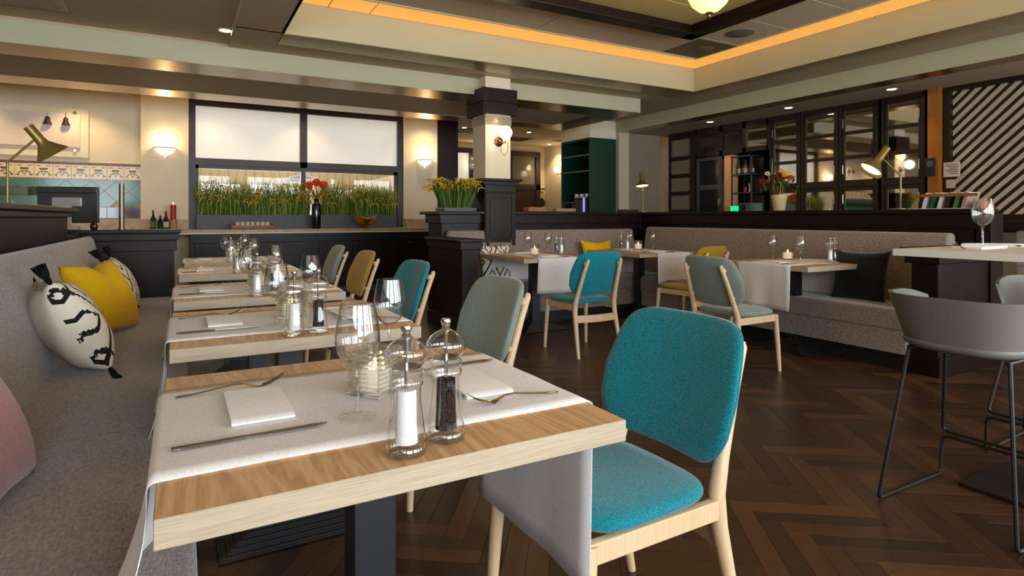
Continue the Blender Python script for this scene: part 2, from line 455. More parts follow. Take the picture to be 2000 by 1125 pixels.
tme = MB().box(-.098, .098, -.004, .004, -.093, .093, bev=.0015, seg=1).mesh('tile', PAT)
mme = MB().box(-.098, .098, -.004, .004, -.016, .016, bev=.0015, seg=1).mesh('tile', TMAROON)
bme = MB().box(-.098, .098, -.004, .004, -.075, .075, bev=.0015, seg=1).mesh('tile', TMAROON)
for i in range(9):
    x = -0.592 - i*0.2 + 0.0
    place('tile', tme, bed, (x, 9.931, 1.776)); place('tile', mme, bed, (x, 9.930, 1.888)); place('tile', bme, bed, (x, 9.931, 1.222))
    place('tile', MB().box(-.098, .098, -.004, .004, -.006, .006).mesh('tile', TMAROON), bed, (x, 9.930, 1.674))
def clip(poly, f):
    out = []
    for a, b_ in zip(poly, poly[1:]+poly[:1]):
        fa, fb = f(a), f(b_)
        if fa >= 0: out.append(a)
        if fa*fb < 0: q = fa/(fa-fb); out.append((a[0]+(b_[0]-a[0])*q, a[1]+(b_[1]-a[1])*q))
    return out
for row, zc in enumerate((1.662, 1.5205, 1.379)):
    for i in range(8):
        xc = -0.64 - i*0.283 + (0.1415 if row == 1 else 0)
        poly = [(xc-.137, zc), (xc, zc-.137), (xc+.137, zc), (xc, zc+.137)]
        for f in (lambda p: -.495-p[0], lambda p: 1.664-p[1], lambda p: p[1]-1.302): poly = clip(poly, f) if poly else poly
        if len(poly) > 2: MB().prism(poly, 9.927, 9.935, 'y').build('tile', TGREEN, bed)

# back window: brown frame, frosted upper panes, clear lower panes
FROST, nt, bs = newmat('frosted_pane')
bs.inputs['Base Color'].default_value = srgb(244, 238, 226); bs.inputs['Roughness'].default_value = 0.35
bs.inputs['Emission Color'].default_value = (1.0, 0.93, 0.80, 1); bs.inputs['Emission Strength'].default_value = 0.26  # slight emission stands in for daylight coming through the panes
w1 = struct(MB().box(.10, .19, 9.84, 9.96, .985, 2.9).box(3.25, 3.34, 9.84, 9.96, .985, 2.9).box(.19, 3.25, 9.84, 9.96, 2.80, 2.9)
    .box(1.655, 1.76, 9.84, 9.96, 1.94, 2.8).box(.19, 3.25, 9.84, 9.96, 1.93, 2.03).box(.19, 3.25, 9.86, 9.96, .985, 1.03)
    .box(.19, .23, 9.87, 9.95, 1.03, 1.93).box(3.19, 3.25, 9.87, 9.95, 1.03, 1.93).box(.19, 3.25, 9.87, 9.95, 1.88, 1.93).box(1.67, 1.74, 9.87, 9.95, 1.03, 1.88).build('window_1', BROWNF))
for a, b_ in ((.19, 1.655), (1.76, 3.25)):
    MB().box(a, b_, 9.90, 9.91, 2.03, 2.80).build('pane', FROST, w1, label='frosted white upper pane')
for a, b_ in ((.23, 1.67), (1.74, 3.19)):
    MB().box(a, b_, 9.905, 9.911, 1.03, 1.88).build('pane', GLASSP, w1)
# garden room behind the window
SB('ceiling_garden_room', paint('garden_ceiling', srgb(230, 224, 210), 0.8), -0.4, 3.9, 10.1, 13.05, 2.75, 2.85)
SB('wall_garden_left', CREAM, -0.5, -0.35, 10.1, 13.05, 0, 2.85)
gw = bpy.data.objects['wall_far']
for i in range(26):
    MB().box(-0.3+i*.16, -0.295+i*.16+.004, 13.035, 13.05, 1.82, 2.7).build('batten', paint('batten', srgb(196, 182, 156), .7), gw)
hood = thing('pendant_lamp', 'grey dome pendant lamp behind the back window glass', 'lamp', (1.95, 11.4, 1.84))
MB().lathe([(.03, .12), (.05, .10), (.2, .06), (.34, 0), (.35, -.01), (.33, -.005)], 24).build('shade', paint('lamp_grey', srgb(120, 118, 108), .5), hood)
MB().tube([(0, 0, .12), (0, 0, .90)], .008).build('cord', BLACK, hood)

# far room wall with framed glazing
fr = struct(MB().box(5.55, 8.06, 12.94, 13.06, 2.70, 2.82).box(6.06, 6.24, 12.94, 13.06, 0, 2.7).box(5.55, 5.70, 12.94, 13.06, 0, 2.7).box(7.93, 8.06, 12.94, 13.06, 0, 2.7)
    .box(7.1, 7.24, 12.94, 13.06, 0, 2.7).box(5.55, 8.06, 12.94, 13.06, 1.86, 1.99).box(5.70, 7.93, 12.97, 13.06, 0, 1.86).build('window_2', BROWNF))
PGREY, nt, bs = newmat('grey_glass'); bs.inputs['Base Color'].default_value = srgb(126, 120, 104); bs.inputs['Roughness'].default_value = 0.1
MB().box(5.70, 6.06, 12.99, 13.0, 1.99, 2.7).build('pane', FROST, fr)
MB().box(6.24, 7.1, 12.99, 13.0, 1.99, 2.7).build('pane', FROST, fr)
MB().box(7.24, 7.93, 12.99, 13.0, 1.99, 2.7).build('pane', PGREY, fr)
bed2 = SB('trim_4', paint('grout', srgb(206, 190, 150), 0.8), 8.06, 8.25, 13.035, 13.05, 1.0, 1.905)
place('tile', tme, bed2, (8.16, 13.03, 1.776)); place('tile', mme, bed2, (8.16, 13.03, 1.888))
place('tile', MB().prism([(-.138, 0), (0, -.138), (.138, 0), (0, .138)], -.004, .004, 'y').mesh('tile', GREEN), bed2, (8.16, 13.03, 1.53))
place('tile', MB().prism([(-.138, 0), (0, -.138), (.138, 0), (0, .138)], -.004, .004, 'y').mesh('tile', GREEN), bed2, (8.16, 13.03, 1.25))

# bulkhead, green reveal, grey wall and corner strip at the bar
SB('wall_bulkhead', CREAM, 5.95, 6.55, 8.0, 8.85, 2.49, 2.96)
SB('wall_corner', paint('corner_plaster', srgb(206, 188, 158), .8, var=.03), 6.50, 6.72, 7.92, 8.85, 0, 2.79)
SB('wall_grey', GREYW, 6.72, 7.46, 7.96, 8.1, 0, 2.79)

# ------------------------------------------------------------------ ceiling
SB('ceiling_left', CEIL, -4.05, .40, -3.5, 6.3, 2.82, 2.95)
cz = struct(MB().box(.40, .80, -3.5, 5.58, 2.79, 3.1).box(.40, 6.49, 5.58, 6.3, 2.79, 3.1).box(5.82, 6.49, -3.5, 5.58, 2.79, 3.1).box(5.54, 6.49, 6.3, 8.0, 2.79, 3.1).box(.8, 5.82, -3.5, .48, 2.79, 3.1).build('ceiling', CEIL))
box2 = struct(MB().box(-4.05, 5.54, 6.3, 8.2, 2.605, 3.1).build('ceiling_drop', CEIL))
SB('ceiling_back', paint('warm_white', srgb(232, 216, 186), .8, var=.02), -4.05, 8.25, 8.2, 13.05, 2.96, 3.1)
SB('ceiling_bar', CEIL, 6.49, 8.25, -3.5, 7.96, 2.605, 3.1)
# pale fascia boards on the vertical steps
SB('trim_5', FASC, .40, 5.82, 5.575, 5.60, 2.79, 3.08)
SB('trim_6', FASC, 5.815, 5.84, .48, 5.58, 2.79, 3.08)
SB('trim_7', FASC, .78, .805, .48, 5.58, 2.79, 3.08)
SB('trim_8', FASC, -4.05, 5.545, 6.295, 6.32, 2.60, 2.79)
SB('trim_9', FASC, 6.485, 6.51, -3.5, 7.96, 2.60, 2.79)
SB('trim_25', FASC, .395, .41, -3.5, 5.9, 2.785, 2.82)
# brushed bronze strips under the edges
SB('trim_10', BRONZE, .80, 5.815, 5.58, 5.94, 2.784, 2.792)
SB('trim_11', BRONZE, 5.82, 6.16, -.5, 5.94, 2.784, 2.792)
SB('trim_12', BRONZE, -4.05, 5.54, 6.30, 6.76, 2.598, 2.607)
SB('trim_13', BRONZE, 5.08, 5.54, 6.76, 8.2, 2.598, 2.607)
SB('trim_14', BRONZE, -4.05, 5.08, 7.78, 8.2, 2.598, 2.607)
SB('trim_15', BRONZE, 6.49, 6.74, -3.5, 7.96, 2.598, 2.607)
# coffer: backlit perimeter panels, grey tiles, dark frame
SB('ceiling_coffer', paint('coffer_back', srgb(60, 50, 36), .8), .8, 5.82, .48, 5.58, 3.10, 3.2)
cof = bpy.data.objects['ceiling_coffer']
LUM = glow('backlit_amber_panel', (1.0, 0.47, 0.09, 1), 0.50)
TILE = paint('ceiling_tile', srgb(214, 194, 162), .8, var=.03, scale=20)
TILE_LIT = paint('cream_ceiling_tile', srgb(206, 184, 120), .7, var=.03, scale=20)  # tiles inside the frame: pendant light put into a yellower colour
xs = [.8, 1.18, 1.565, 3.17, 4.77, 5.45, 5.82]; ys = [.48, .86, 1.36, 2.0, 2.64, 3.28, 3.91, 4.55, 5.2, 5.58]
FX0, FX1, FY0, FY1 = 2.02, 4.62, 1.62, 4.47
g = .006
for i in range(len(xs)-1):
    for j in range(len(ys)-1):
        a, b_, c, d = xs[i], xs[i+1], ys[j], ys[j+1]
        rim = i in (0, len(xs)-2) or j in (0, len(ys)-2)
        inner = a >= 1.5 and b_ <= 4.8 and c >= 1.3 and d <= 4.6
        MB().box(a+g, b_-g, c+g, d-g, 3.08 if not rim else 3.085, 3.098, bev=.003, seg=1).build('ceiling_panel', LUM if rim else (TILE_LIT if inner else TILE), cof, **({'label': 'backlit amber panel'} if rim else {}))
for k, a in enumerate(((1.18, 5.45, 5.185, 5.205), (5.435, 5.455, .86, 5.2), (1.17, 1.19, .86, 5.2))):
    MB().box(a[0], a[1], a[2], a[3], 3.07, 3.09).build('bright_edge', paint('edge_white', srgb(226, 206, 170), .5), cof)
frm = struct(MB().box(FX0, FX1, FY1-.17, FY1, 2.99, 3.082, bev=.008).box(FX0, FX1, FY0, FY0+.17, 2.99, 3.082, bev=.008).box(FX0, FX0+.17, FY0, FY1, 2.99, 3.082, bev=.008).box(FX1-.17, FX1, FY0, FY1, 2.99, 3.082, bev=.008).build('trim_16', DARK))
# speaker and air vent in the coffer tiles
t = tag(MB().lathe([(0, 0), (.13, 0), (.14, .004), (.14, .012)], 28, (0, 0, -.012)).build('ceiling_speaker', paint('speaker_grey', srgb(120, 108, 92), .6), None, (5.09, 4.24, 3.08)), 'round grey speaker set in a ceiling tile beside the dark frame', 'speaker')
t = thing('air_vent', 'square olive air vent with a round grille in the coffer corner', 'vent', (5.16, 4.86, 3.08))
MB().box(-.28, .28, -.28, .28, -.008, 0).build('plate', paint('vent_olive', srgb(110, 98, 66), .6), t)
MB().lathe([(0, 0), (.09, 0), (.1, .006)], 20, (.05, -.03, -.014)).build('grille', paint('speaker_grey', srgb(120, 108, 92), .6), t)
# hatch in the side ceiling
h = thing('ceiling_hatch', 'square grey access hatch in the ceiling over the bench', 'hatch', (-1.15, 5.62, 2.82))
MB().box(-.36, .36, -.30, .30, -.012, .0, bev=.004).build('frame', FASC, h)
MB().box(-.31, .31, -.25, .25, -.016, -.006).build('panel', CEIL, h)
SB('baseboard_back', DARK, 4.0, 5.5, 13.03, 13.05, 0, .1)

# ------------------------------------------------------------------ column and low partitions
col = struct(MB().box(3.07, 3.40, 6.13, 6.46, 1.58, 2.80).build('column', CREAM))
MB().box(3.06, 3.41, 6.12, 6.47, 2.23, 2.34, bev=.003).build('band', metal('column_band', srgb(150, 136, 112), .35), col, label='metal band')
MB().box(3.01, 3.46, 6.07, 6.52, 2.35, 2.478, bev=.003).build('capital_block', DARK, col)
MB().box(3.03, 3.44, 6.09, 6.50, 2.47, 2.50).build('capital_joint', DARK, col)
MB().box(3.01, 3.46, 6.07, 6.52, 2.497, 2.65, bev=.003).build('capital_block', DARK, col)
pr_ = struct(MB().box(3.05, 3.455, 6.10, 6.50, 0, 1.60).build('trim_17', DARKV))
MB().box(2.99, 3.515, 6.04, 6.56, 1.575, 1.605, bev=.006).box(3.02, 3.485, 6.07, 6.53, 1.53, 1.577, bev=.006).build('cornice', DARK, pr_)
MB().box(3.035, 3.47, 6.085, 6.515, 1.44, 1.455, bev=.004).build('moulding', DARK, pr_)
def panel_face(parent, x0, x1, z0, z1, y):          # raised frame round a recessed field on a face towards -Y
    w = .045
    m = MB().box(x0, x0+w, y-.012, y, z0, z1, bev=.003).box(x1-w, x1, y-.012, y, z0, z1, bev=.003).box(x0+w, x1-w, y-.012, y, z1-w, z1, bev=.003).box(x0+w, x1-w, y-.012, y, z0, z0+w, bev=.003)
    m.box(x0+w+.008, x1-w-.008, y-.006, y, z0+w+.008, z1-w-.008, bev=.002)
    return m.build('panel_frame', DARKV, parent)
panel_face(pr_, 3.06, 3.445, .3, 1.43, 6.10)
# pier with the plant, ledge walls behind the benches
p = struct(MB().box(2.56, 3.05, 6.20, 6.62, 0, 1.09, bev=.004).box(2.53, 3.06, 6.17, 6.65, 1.09, 1.19, bev=.006).box(2.48, 3.09, 6.10, 6.70, 1.19, 1.226, bev=.006).build('trim_18', DARK))
pb = struct(MB().box(3.455, 5.62, 6.24, 6.38, 0, 1.19).box(3.455, 5.64, 6.225, 6.40, 1.085, 1.19, bev=.006).box(3.455, 5.70, 6.19, 6.44, 1.19, 1.228, bev=.006).build('partition', DARK))
MB().box(3.455, 5.55, 6.215, 6.24, 1.07, 1.085, bev=.003).build('moulding', DARK, pb)
px = struct(MB().box(5.52, 5.66, 2.32, 6.24, 0, 1.19).box(5.505, 5.68, 2.30, 6.24, 1.085, 1.19, bev=.006).box(5.46, 5.72, 2.25, 6.26, 1.19, 1.228, bev=.006).build('partition', DARK))
MB().box(5.49, 5.52, 2.30, 6.2, 1.07, 1.085, bev=.003).build('moulding', DARK, px)
# low end walls of the benches
e1 = struct(MB().box(2.40, 2.58, 5.30, 6.19, 0.0, .90, bev=.004).build('trim_19', DARKV))
MB().box(2.37, 2.61, 5.26, 6.19, .84, .915, bev=.006).box(2.345, 2.635, 5.23, 6.19, .915, .942, bev=.006).box(2.38, 2.60, 5.28, 6.19, 0, .14, bev=.006).build('cap', DARK, e1)
e2 = struct(MB().box(4.77, 5.52, 2.24, 2.42, 0, .90, bev=.004).build('trim_20', DARKV))
MB().box(4.73, 5.52, 2.21, 2.45, .82, .905, bev=.006).box(4.71, 5.52, 2.185, 2.475, .905, .935, bev=.006).box(4.75, 5.52, 2.22, 2.44, 0, .14, bev=.006).build('cap', DARK, e2)
struct(MB().box(5.52, 5.72, 2.22, 2.34, 0, 1.19, bev=.006).build('trim_21', DARKV))
# partition beside the window bench and its low return at the far end
pl = struct(MB().box(-1.02, -.74, -3.4, 5.5, 0, 1.16).box(-1.05, -.71, -3.4, 5.53, 1.16, 1.195, bev=.006).box(-1.08, -.68, -3.4, 5.56, 1.195, 1.228, bev=.006).build('partition', DARK))
p2 = struct(MB().box(-1.0, -.72, 5.5, 6.26, 0, 1.02).box(-.95, -.05, 6.12, 6.26, 0, 1.02).box(-.97, -.03, 6.10, 6.28, .86, .95, bev=.005).box(-1.0, -.01, 6.085, 6.30, .955, 1.015, bev=.006).box(-1.03, .005, 6.06, 6.32, 1.018, 1.05, bev=.006).build('partition', DARK))
# ------------------------------------------------------------------ upholstered pads
def superloop(hw, h0, h1, n=40, r=0.35, wid=None):
    """rounded outline (x, z): half width hw (or wid(t)), from h0 to h1"""
    pts = []
    for k in range(n):
        a = 2*PI*k/n; c, s = math.cos(a), math.sin(a)
        e = 2*r
        x = math.copysign(abs(c)**e, c); y = math.copysign(abs(s)**e, s)
        t = (y+1)/2
        pts.append(((wid(t) if wid else hw)*x, h0 + (h1-h0)*t))
    return pts
PADR = [(0.35, -1.0), (0.72, -0.97), (0.92, -0.80), (0.985, -0.45), (1.0, -0.12), (0.992, -0.02), (1.0, 0.10), (0.985, 0.45), (0.92, 0.80), (0.72, 0.97), (0.35, 1.0)]
def pad(outline, th, warp, name, mat, parent):
    """cushion from an outline in (u, v): warp(u, v, w) gives the point, w = offset along thickness"""
    cu = sum(p[0] for p in outline)/len(outline); cv = sum(p[1] for p in outline)/len(outline)
    rows = [[warp(cu+(u-cu)*s, cv+(v-cv)*s, w*th) for u, v in outline] for s, w in PADR]
    return MB().rings(rows).build(name, mat, parent, smooth=60)

def make_chair(label, mat, loc, rot):
    """dining chair facing local +y, origin on the floor under the seat"""
    t = thing('dining_chair', label, 'chair', loc, rot, 'dining chairs with beech frames')
    sw = lambda q: .215 + .02*q
    pad(superloop(0, -.225, .192, 44, .22, sw), .022, lambda u, v, w: (u, v, .452 + w + (.006*(1-(u/.24)**2) if w > 0 else 0)), 'seat', mat, t)
    bw = lambda q: .205 + .055*math.sin(min(1, q/.45)*PI/2) - .072*max(0, q-.35)**1.3
    def bwarp(u, v, w):
        q = v/.375
        y = -.225 - .105*q - .02*q*q + .05*(u/.24)**2 - .012
        return (u, y + w, .505 + v*.985 + w*.25)
    pad(superloop(0, 0, .375, 56, .155, bw), .022, bwarp, 'backrest', mat, t)
    for s in (-1, 1):
        MB().tube([(s*.222, .215, 0), (s*.214, .205, .2), (s*.203, .19, .425)], [.0135, .018, .021], 12).build('leg', BEECH, t)
        MB().tube([(s*.222, -.315, 0), (s*.212, -.272, .18), (s*.203, -.235, .36), (s*.198, -.232, .44), (s*.19, -.262, .53), (s*.176, -.325, .70), (s*.166, -.368, .80), (s*.164, -.372, .815)],
                  [.0135, .018, .022, .022, .019, .0165, .0155, .010], 12).build('leg', BEECH, t, label='rear leg running up as back post')
        MB().box(s*.203-.0125, s*.203+.0125, -.235, .195, .378, .43, bev=.005).build('side_rail', BEECH, t)
        MB().ball((s*.168, -.345, .775), .021, (1, .9, 1)).build('peg', BEECH, t)
        MB().ball((s*.185, -.27, .575), .017, (1, 1.2, 1)).build('peg', BEECH, t)
    MB().box(-.19, .19, .18, .204, .378, .43, bev=.005).build('front_rail', BEECH, t)
    rows = []
    for k in range(9):
        x = -.205 + .41*k/8; y = -.252 - .028*(1-(x/.205)**2)
        rows.append([(x, y-.009, .285), (x, y+.009, .285), (x, y+.009, .345), (x, y-.009, .345)])
    MB().rings(rows).build('stretcher', BEECH, t)
    return t

# ------------------------------------------------------------------ dining tables
TZ = 0.76
def make_table(label, loc, hx=.4, hy=.4):
    t = thing('dining_table', label, 'table', loc, 0.0, 'oak dining tables')
    m = MB().box(-hx, hx, -hy, hy, TZ-.042, TZ, bev=.0015, seg=1, mi=1)
    o = m.build('tabletop', [OAK, OAKE], t)
    for f in o.data.polygons:
        if f.normal.z > .9: f.material_index = 0
    MB().box(-.046, .046, -.046, .046, .05, TZ-.05, bev=.004).build('column', BLACK, t)
    MB().box(-.2, .2, -.2, .2, TZ-.052, TZ-.043, bev=.002).build('mounting_plate', BLACK, t)
    b = MB()
    for k in range(8):
        h = .26 - k*.026
        b.box(-h, h, -h, h, .004 + k*.0095, .004 + (k+.55)*.0095 + .0004, bev=.0012, seg=1)
        b.box(-h+.012, h-.012, -h+.012, h-.012, .004 + (k+.5)*.0095, .004 + (k+1.02)*.0095)
    b.build('stepped_base', BLACK, t)
    return t

def make_runner(label, loc, rot, drop0=.34, drop1=.34, w=.27, sway=0.0, hl=.4, flare=(.012, .012)):
    """linen runner along local x, lying on the top and hanging over both ends"""
    R = .012; z = TZ + .0016
    prof = []
    def end(s, drop):
        e = []
        for k in range(9):                               # from the fold down to the hem
            q = k/8; e.append((s*(hl+R) , z - R - q*drop, q))
        arc = [(s*(hl + R*math.sin(a)), z - R + R*math.cos(a), 0) for a in (PI*3/8, PI/4, PI/8)]
        return arc, e
    a1, e1 = end(1, drop1); a0, e0 = end(-1, drop0)
    prof = e0[::-1] + a0 + [(-hl+2*hl*k/10, z, 0) for k in range(11)] + a1[::-1] + e1
    rows = []
    rnd = random.Random(len(label)*7 + ord(label[3]) + ord(label[-1])*3)
    ph = rnd.random()*6
    for x, zz, q in prof:
        row = []
        for k in range(13):
            v = -1 + 2*k/12
            wob = q*(.014*math.sin(v*3.6+ph) + .008*math.sin(v*8+ph*2))
            row.append((x + math.copysign(1, x)*(wob*(.25 if flare[1] < 0 and x > 0 else 1) + (flare[1]*q if x > 0 else flare[0]*q*q*(1.25 - v)/1.25)), v*w*(1 + .02*q) + sway*q*math.copysign(1, x), zz + (.0006*math.sin(v*9+x*17+ph) if q == 0 else 0)))
        rows.append(row)
    m = MB(); m.rings(rows, closed=False, caps=False)
    o = m.build('table_runner', LINEN, None, loc, (0, 0, rot), smooth=80)
    s = o.modifiers.new('thickness', 'SOLIDIFY'); s.thickness = .0012; s.offset = 1
    return tag(o, label, 'table runner', 'white linen runners')

# ------------------------------------------------------------------ table ware (built once, copied)
def make_glass(label):
    t = thing('wine_glass', label, 'wine glass', group='wine glasses')
    MB().lathe([(.034, .0008), (.0355, .0018), (.0345, .003), (.03, .004), (.012, .007), (.006, .014)], 28).build('foot', GLASSF, t, smooth=60)
    MB().lathe([(.006, .014), (.0042, .03), (.004, .075), (.0055, .092), (.010, .100)], 14).build('stem', GLASS, t, smooth=60)
    MB().lathe([(0, .099), (.014, .102), (.028, .113), (.0385, .130), (.0432, .150), (.0435, .165), (.041, .185), (.037, .206), (.0335, .226), (.0328, .2262), (.0362, .206), (.0400, .185), (.0425, .165), (.0422, .150), (.0375, .131), (.027, .115), (.013, .105), (0, .103)], 32).build('bowl', GLASS, t, smooth=60)
    return t
ACR = thin_glass('acrylic', (0.985, 0.988, 0.988, 1), (.58, .59, .61, 1), refl=3.0)
SALT = paint('salt_grains', srgb(250, 250, 250), .9, var=.04, scale=300, bmp=.5)
PEP, nt, bs = newmat('peppercorns')
vo = nt.nodes.new('ShaderNodeTexVoronoi'); vo.inputs['Scale'].default_value = 230
nt.links.new(coords(nt), vo.inputs['Vector'])
nt.links.new(ramp(nt, vo.outputs['Distance'], [(0.1, srgb(74, 54, 42)), (0.5, srgb(24, 17, 15)), (0.9, srgb(8, 6, 6))]), bs.inputs['Base Color'])
bs.inputs['Roughness'].default_value = .8; bs.inputs['Specular IOR Level'].default_value = .15; bump(nt, bs, vo.outputs['Distance'], -.8, .003)
def make_mill(label, fill, kind):
    t = thing(kind, label, 'mill', group='salt and pepper mills')
    MB().lathe([(0, .001), (.033, .001), (.0345, .004), (.0345, .012), (.032, .017), (.0335, .022), (.0305, .045), (.0265, .072), (.0245, .098), (.025, .112), (.0285, .117), (.0285, .124), (.0255, .128), (.027, .132), (.0285, .136), (.0285, .141), (.0245, .145), (.0, .1455)], 28).build('body', ACR, t, smooth=40)
    MB().lathe([(0, .147), (.026, .147), (.029, .151), (.0345, .158), (.0365, .167), (.0345, .176), (.028, .185), (.018, .192), (.010, .196), (0, .1965)], 28).build('dome', ACR, t, smooth=50)
    MB().lathe([(0, .019), (.0195, .019), (.0175, .05), (.0168, .108), (0, .109)], 20).build('filling', fill, t)
    MB().lathe([(0, .10), (.0038, .10), (.0038, .197), (0, .197)], 10).build('spindle', STEEL, t)
    MB().lathe([(0, .1965), (.0075, .1965), (.0085, .199), (.006, .202), (.0085, .206), (.0098, .211), (.008, .216), (0, .2175)], 14).build('knob', STEEL, t)
    return t
CANG = thick_glass('ribbed_glass', (0.965, 0.972, 0.94, 1), 0.08, 1.45, 0.45)
WAX, nt, bs = newmat('lit_wax'); bs.inputs['Base Color'].default_value = (1, .94, .84, 1); bs.inputs['Emission Color'].default_value = (1, .86, .72, 1); bs.inputs['Emission Strength'].default_value = .45; bs.inputs['Roughness'].default_value = .5
FLAME = glow('flame', (1.0, .74, .42, 1), 4)
def make_candle(label):
    t = thing('candle_holder', label, 'candle holder', group='ribbed glass candle holders')
    prof = [(0, .001), (.050, .001)]
    for k in range(10):
        z = .006 + k*.0098
        prof += [(.0545, z), (.0555, z+.003), (.0545, z+.006), (.050, z+.0085)]
    top = prof[-1][1]
    prof += [(.047, top+.002), (.045, top), (.044, .012), (0, .010)]
    prof = [(r*1.12, z) for r, z in prof]
    M = Matrix.Rotation(PI/4, 4, 'Z')
    MB().lathe(prof, 4, M=M).build('holder', CANG, t, smooth=0)
    MB().lathe([(0, .0105), (.030, .0105), (.031, .055), (.026, .058), (0, .056)], 18).build('candle', WAX, t)
    MB().lathe([(0, .056), (.004, .062), (.0046, .068), (.002, .078), (0, .083)], 10).build('flame', FLAME, t)
    return t
def make_tealight(label):
    t = thing('candle_glass', label, 'candle holder', group='frosted candle tumblers')
    fg = thick_glass('frosted_tumbler', (0.96, 0.92, 0.86, 1), 0.25, 1.4, 0.5)
    MB().lathe([(0, .001), (.036, .001), (.039, .004), (.041, .095), (.039, .095), (.037, .012), (0, .011)], 24).build('tumbler', fg, t)
    MB().lathe([(0, .012), (.031, .012), (.031, .058), (0, .056)], 18).build('candle', WAX, t)
    MB().lathe([(0, .057), (.004, .062), (.0046, .068), (.002, .078), (0, .083)], 10).build('flame', FLAME, t)
    return t
def ribbon(path, widths, th, mat_loop=8):
    rows = []
    for (x, z), w in zip(path, widths):
        rows.append([(x, w*math.cos(a), z + th*(.5+.5*math.sin(a))) for a in [2*PI*k/mat_loop for k in range(mat_loop)]])
    return rows
def make_fork(label):
    t = thing('fork', label, 'fork', group='dinner forks')
    P = [(0, .0), (.006, .001), (.03, .0025), (.07, .007), (.105, .012), (.125, .011), (.140, .005), (.152, .002), (.160, .003)]
    Wd = [.002, .0058, .0052, .0036, .0028, .0032, .009, .0115, .0115]
    MB().rings(ribbon(P, Wd, .0028)).build('handle', STEEL, t, smooth=60)
    m = MB()
    for k in range(4):
        y = (-.0086, -.0029, .0029, .0086)[k]
        m.rings([[(x, y + w*c, z + .002*(.5+.5*s)) for c, s in ((1,0),(0,1),(-1,0),(0,-1))] for x, z, w in ((.158, .003, .0022), (.175, .008, .0018), (.192, .016, .0015), (.203, .024, .0008))])
    m.build('prongs', STEEL, t, smooth=60)
    return t
def make_knife(label):
    t = thing('knife', label, 'knife', group='dinner knives')
    MB().rings(ribbon([(0, 0), (.004, 0), (.02, 0), (.07, 0), (.098, 0), (.102, 0)], [.003, .0072, .0078, .0062, .0052, .004], .0062)).build('handle', STEEL, t, smooth=60)
    o = [(.10, -.004), (.13, -.0075), (.17, -.0095), (.205, -.0085), (.222, -.001), (.226, .004), (.20, .006), (.10, .005)]
    MB().prism(o, .0025, .0040).build('blade', STEEL, t)
    return t
def make_napkin(label):
    """square of linen folded in layers, folded edge on local -y"""
    th = .0042
    m = MB()
    hx, hy = .058, .085
    prof = []
    # outer hairpin and an inner one, loosely lifted at the fold
    for z0, z1, y_in in ((.0002, .017, hy), ):
        pts_o = [(hy, z1-.005), (.02, z1-.001), (-hy+.02, z1+.001)] + [(-hy+.02 - .012*math.sin(a), (z0+z1)/2 + (z1-z0)/2*math.cos(a)) for a in (PI*.2, PI*.4, PI*.6, PI*.8)] + [(-hy+.02, z0), (hy, z0)]
        pts_i = [(hy, z0+th*.8), (-hy+.022, z0+th*.8)] + [(-hy+.022 - .006*math.sin(a), (z0+z1)/2 - .0028*math.cos(a)) for a in (PI*.3, PI*.7)] + [(-hy+.022, z1-th*.9), (.02, z1-th*1.2), (hy, z1-.005-th*.8)]
        prof = [(a, .0002 + (b-.0002)*.72) for a, b in pts_o + pts_i]
    m.prism([(p[0], p[1]) for p in prof], -hx, hx, 'x')
    m.prism([(hy-.002, .0036), (-hy+.035, .0040), (-hy+.028, .0056), (-hy+.035, .0078), (hy-.002, .0060)], -hx+.002, hx-.002, 'x')
    return tag(m.build('napkin', NAPKIN, None, smooth=50), label, 'napkin', 'folded white napkins')

# ------------------------------------------------------------------ cushions
def make_cushion(name, label, mat, size, thick, loc, rot, tassels=False, chop=0.0, group=None, kilim=False, knots=False):
    t = thing(name, label, 'cushion', loc, rot, group)
    n = 22; h = size/2
    m = MB(); b = bmesh.new(); V = {}
    for side in (1, -1):
        for i in range(n+1):
            for j in range(n+1):
                u = -1+2*i/n; v = -1+2*j/n
                edge = i in (0, n) or j in (0, n)
                if edge and side == -1: V[side, i, j] = V[1, i, j]; continue
                k = ((1-u*u)**.46)*((1-v*v)**.46)
                pin = 1 - .09*(1-v*v)*abs(u)**3 ; pin2 = 1 - .09*(1-u*u)*abs(v)**3
                x = u*h*pin; z = v*h*pin2
                y = side*thick/2*k*(1+.05*math.sin(5*u+3*v))
                if chop:
                    z -= chop*h*math.exp(-(u/.30)**2)*max(0, (v+.5)/1.5)**1.2
                    y *= 1 - .35*math.exp(-(u/.22)**2)*max(0, (v+.6)/1.6)
                V[side, i, j] = b.verts.new((x, y, z))
        for i in range(n):
            for j in range(n):
                q = [V[side, i, j], V[side, i+1, j], V[side, i+1, j+1], V[side, i, j+1]]
                b.faces.new(q if side == -1 else q[::-1])
    m.b.free(); m.b = b
    bmesh.ops.recalc_face_normals(b, faces=b.faces)
    m.build('cover', mat, t, smooth=80)
    if tassels:
        for sx, sz in ((-1, 1), (1, 1), (1, -1), (-1, -1)):
            c = Vector((sx*h*.98, 0, sz*h*.98)); d = Vector((sx, .1, sz)).normalized()
            q = MB()
            q.tube([c - d*.01, c + d*.02, c + d*.035, c + d*.055, c + d*.10], [.008, .013, .012, .019, .024], 9)
            r_ = random.Random(sx*3+sz)
            for k in range(8):
                a = 2*PI*k/8; o = Vector((math.cos(a)*.012, math.sin(a)*.014, .0)); e = d*.125 + o*1.7
                q.tube([c + d*.06 + o, c + d*.095 + o*1.3, c + e + Vector((0, 0, -.008*r_.random()))], [.006, .006, .003], 5)
            q.build('tassel', TASSEL, t)
    return t
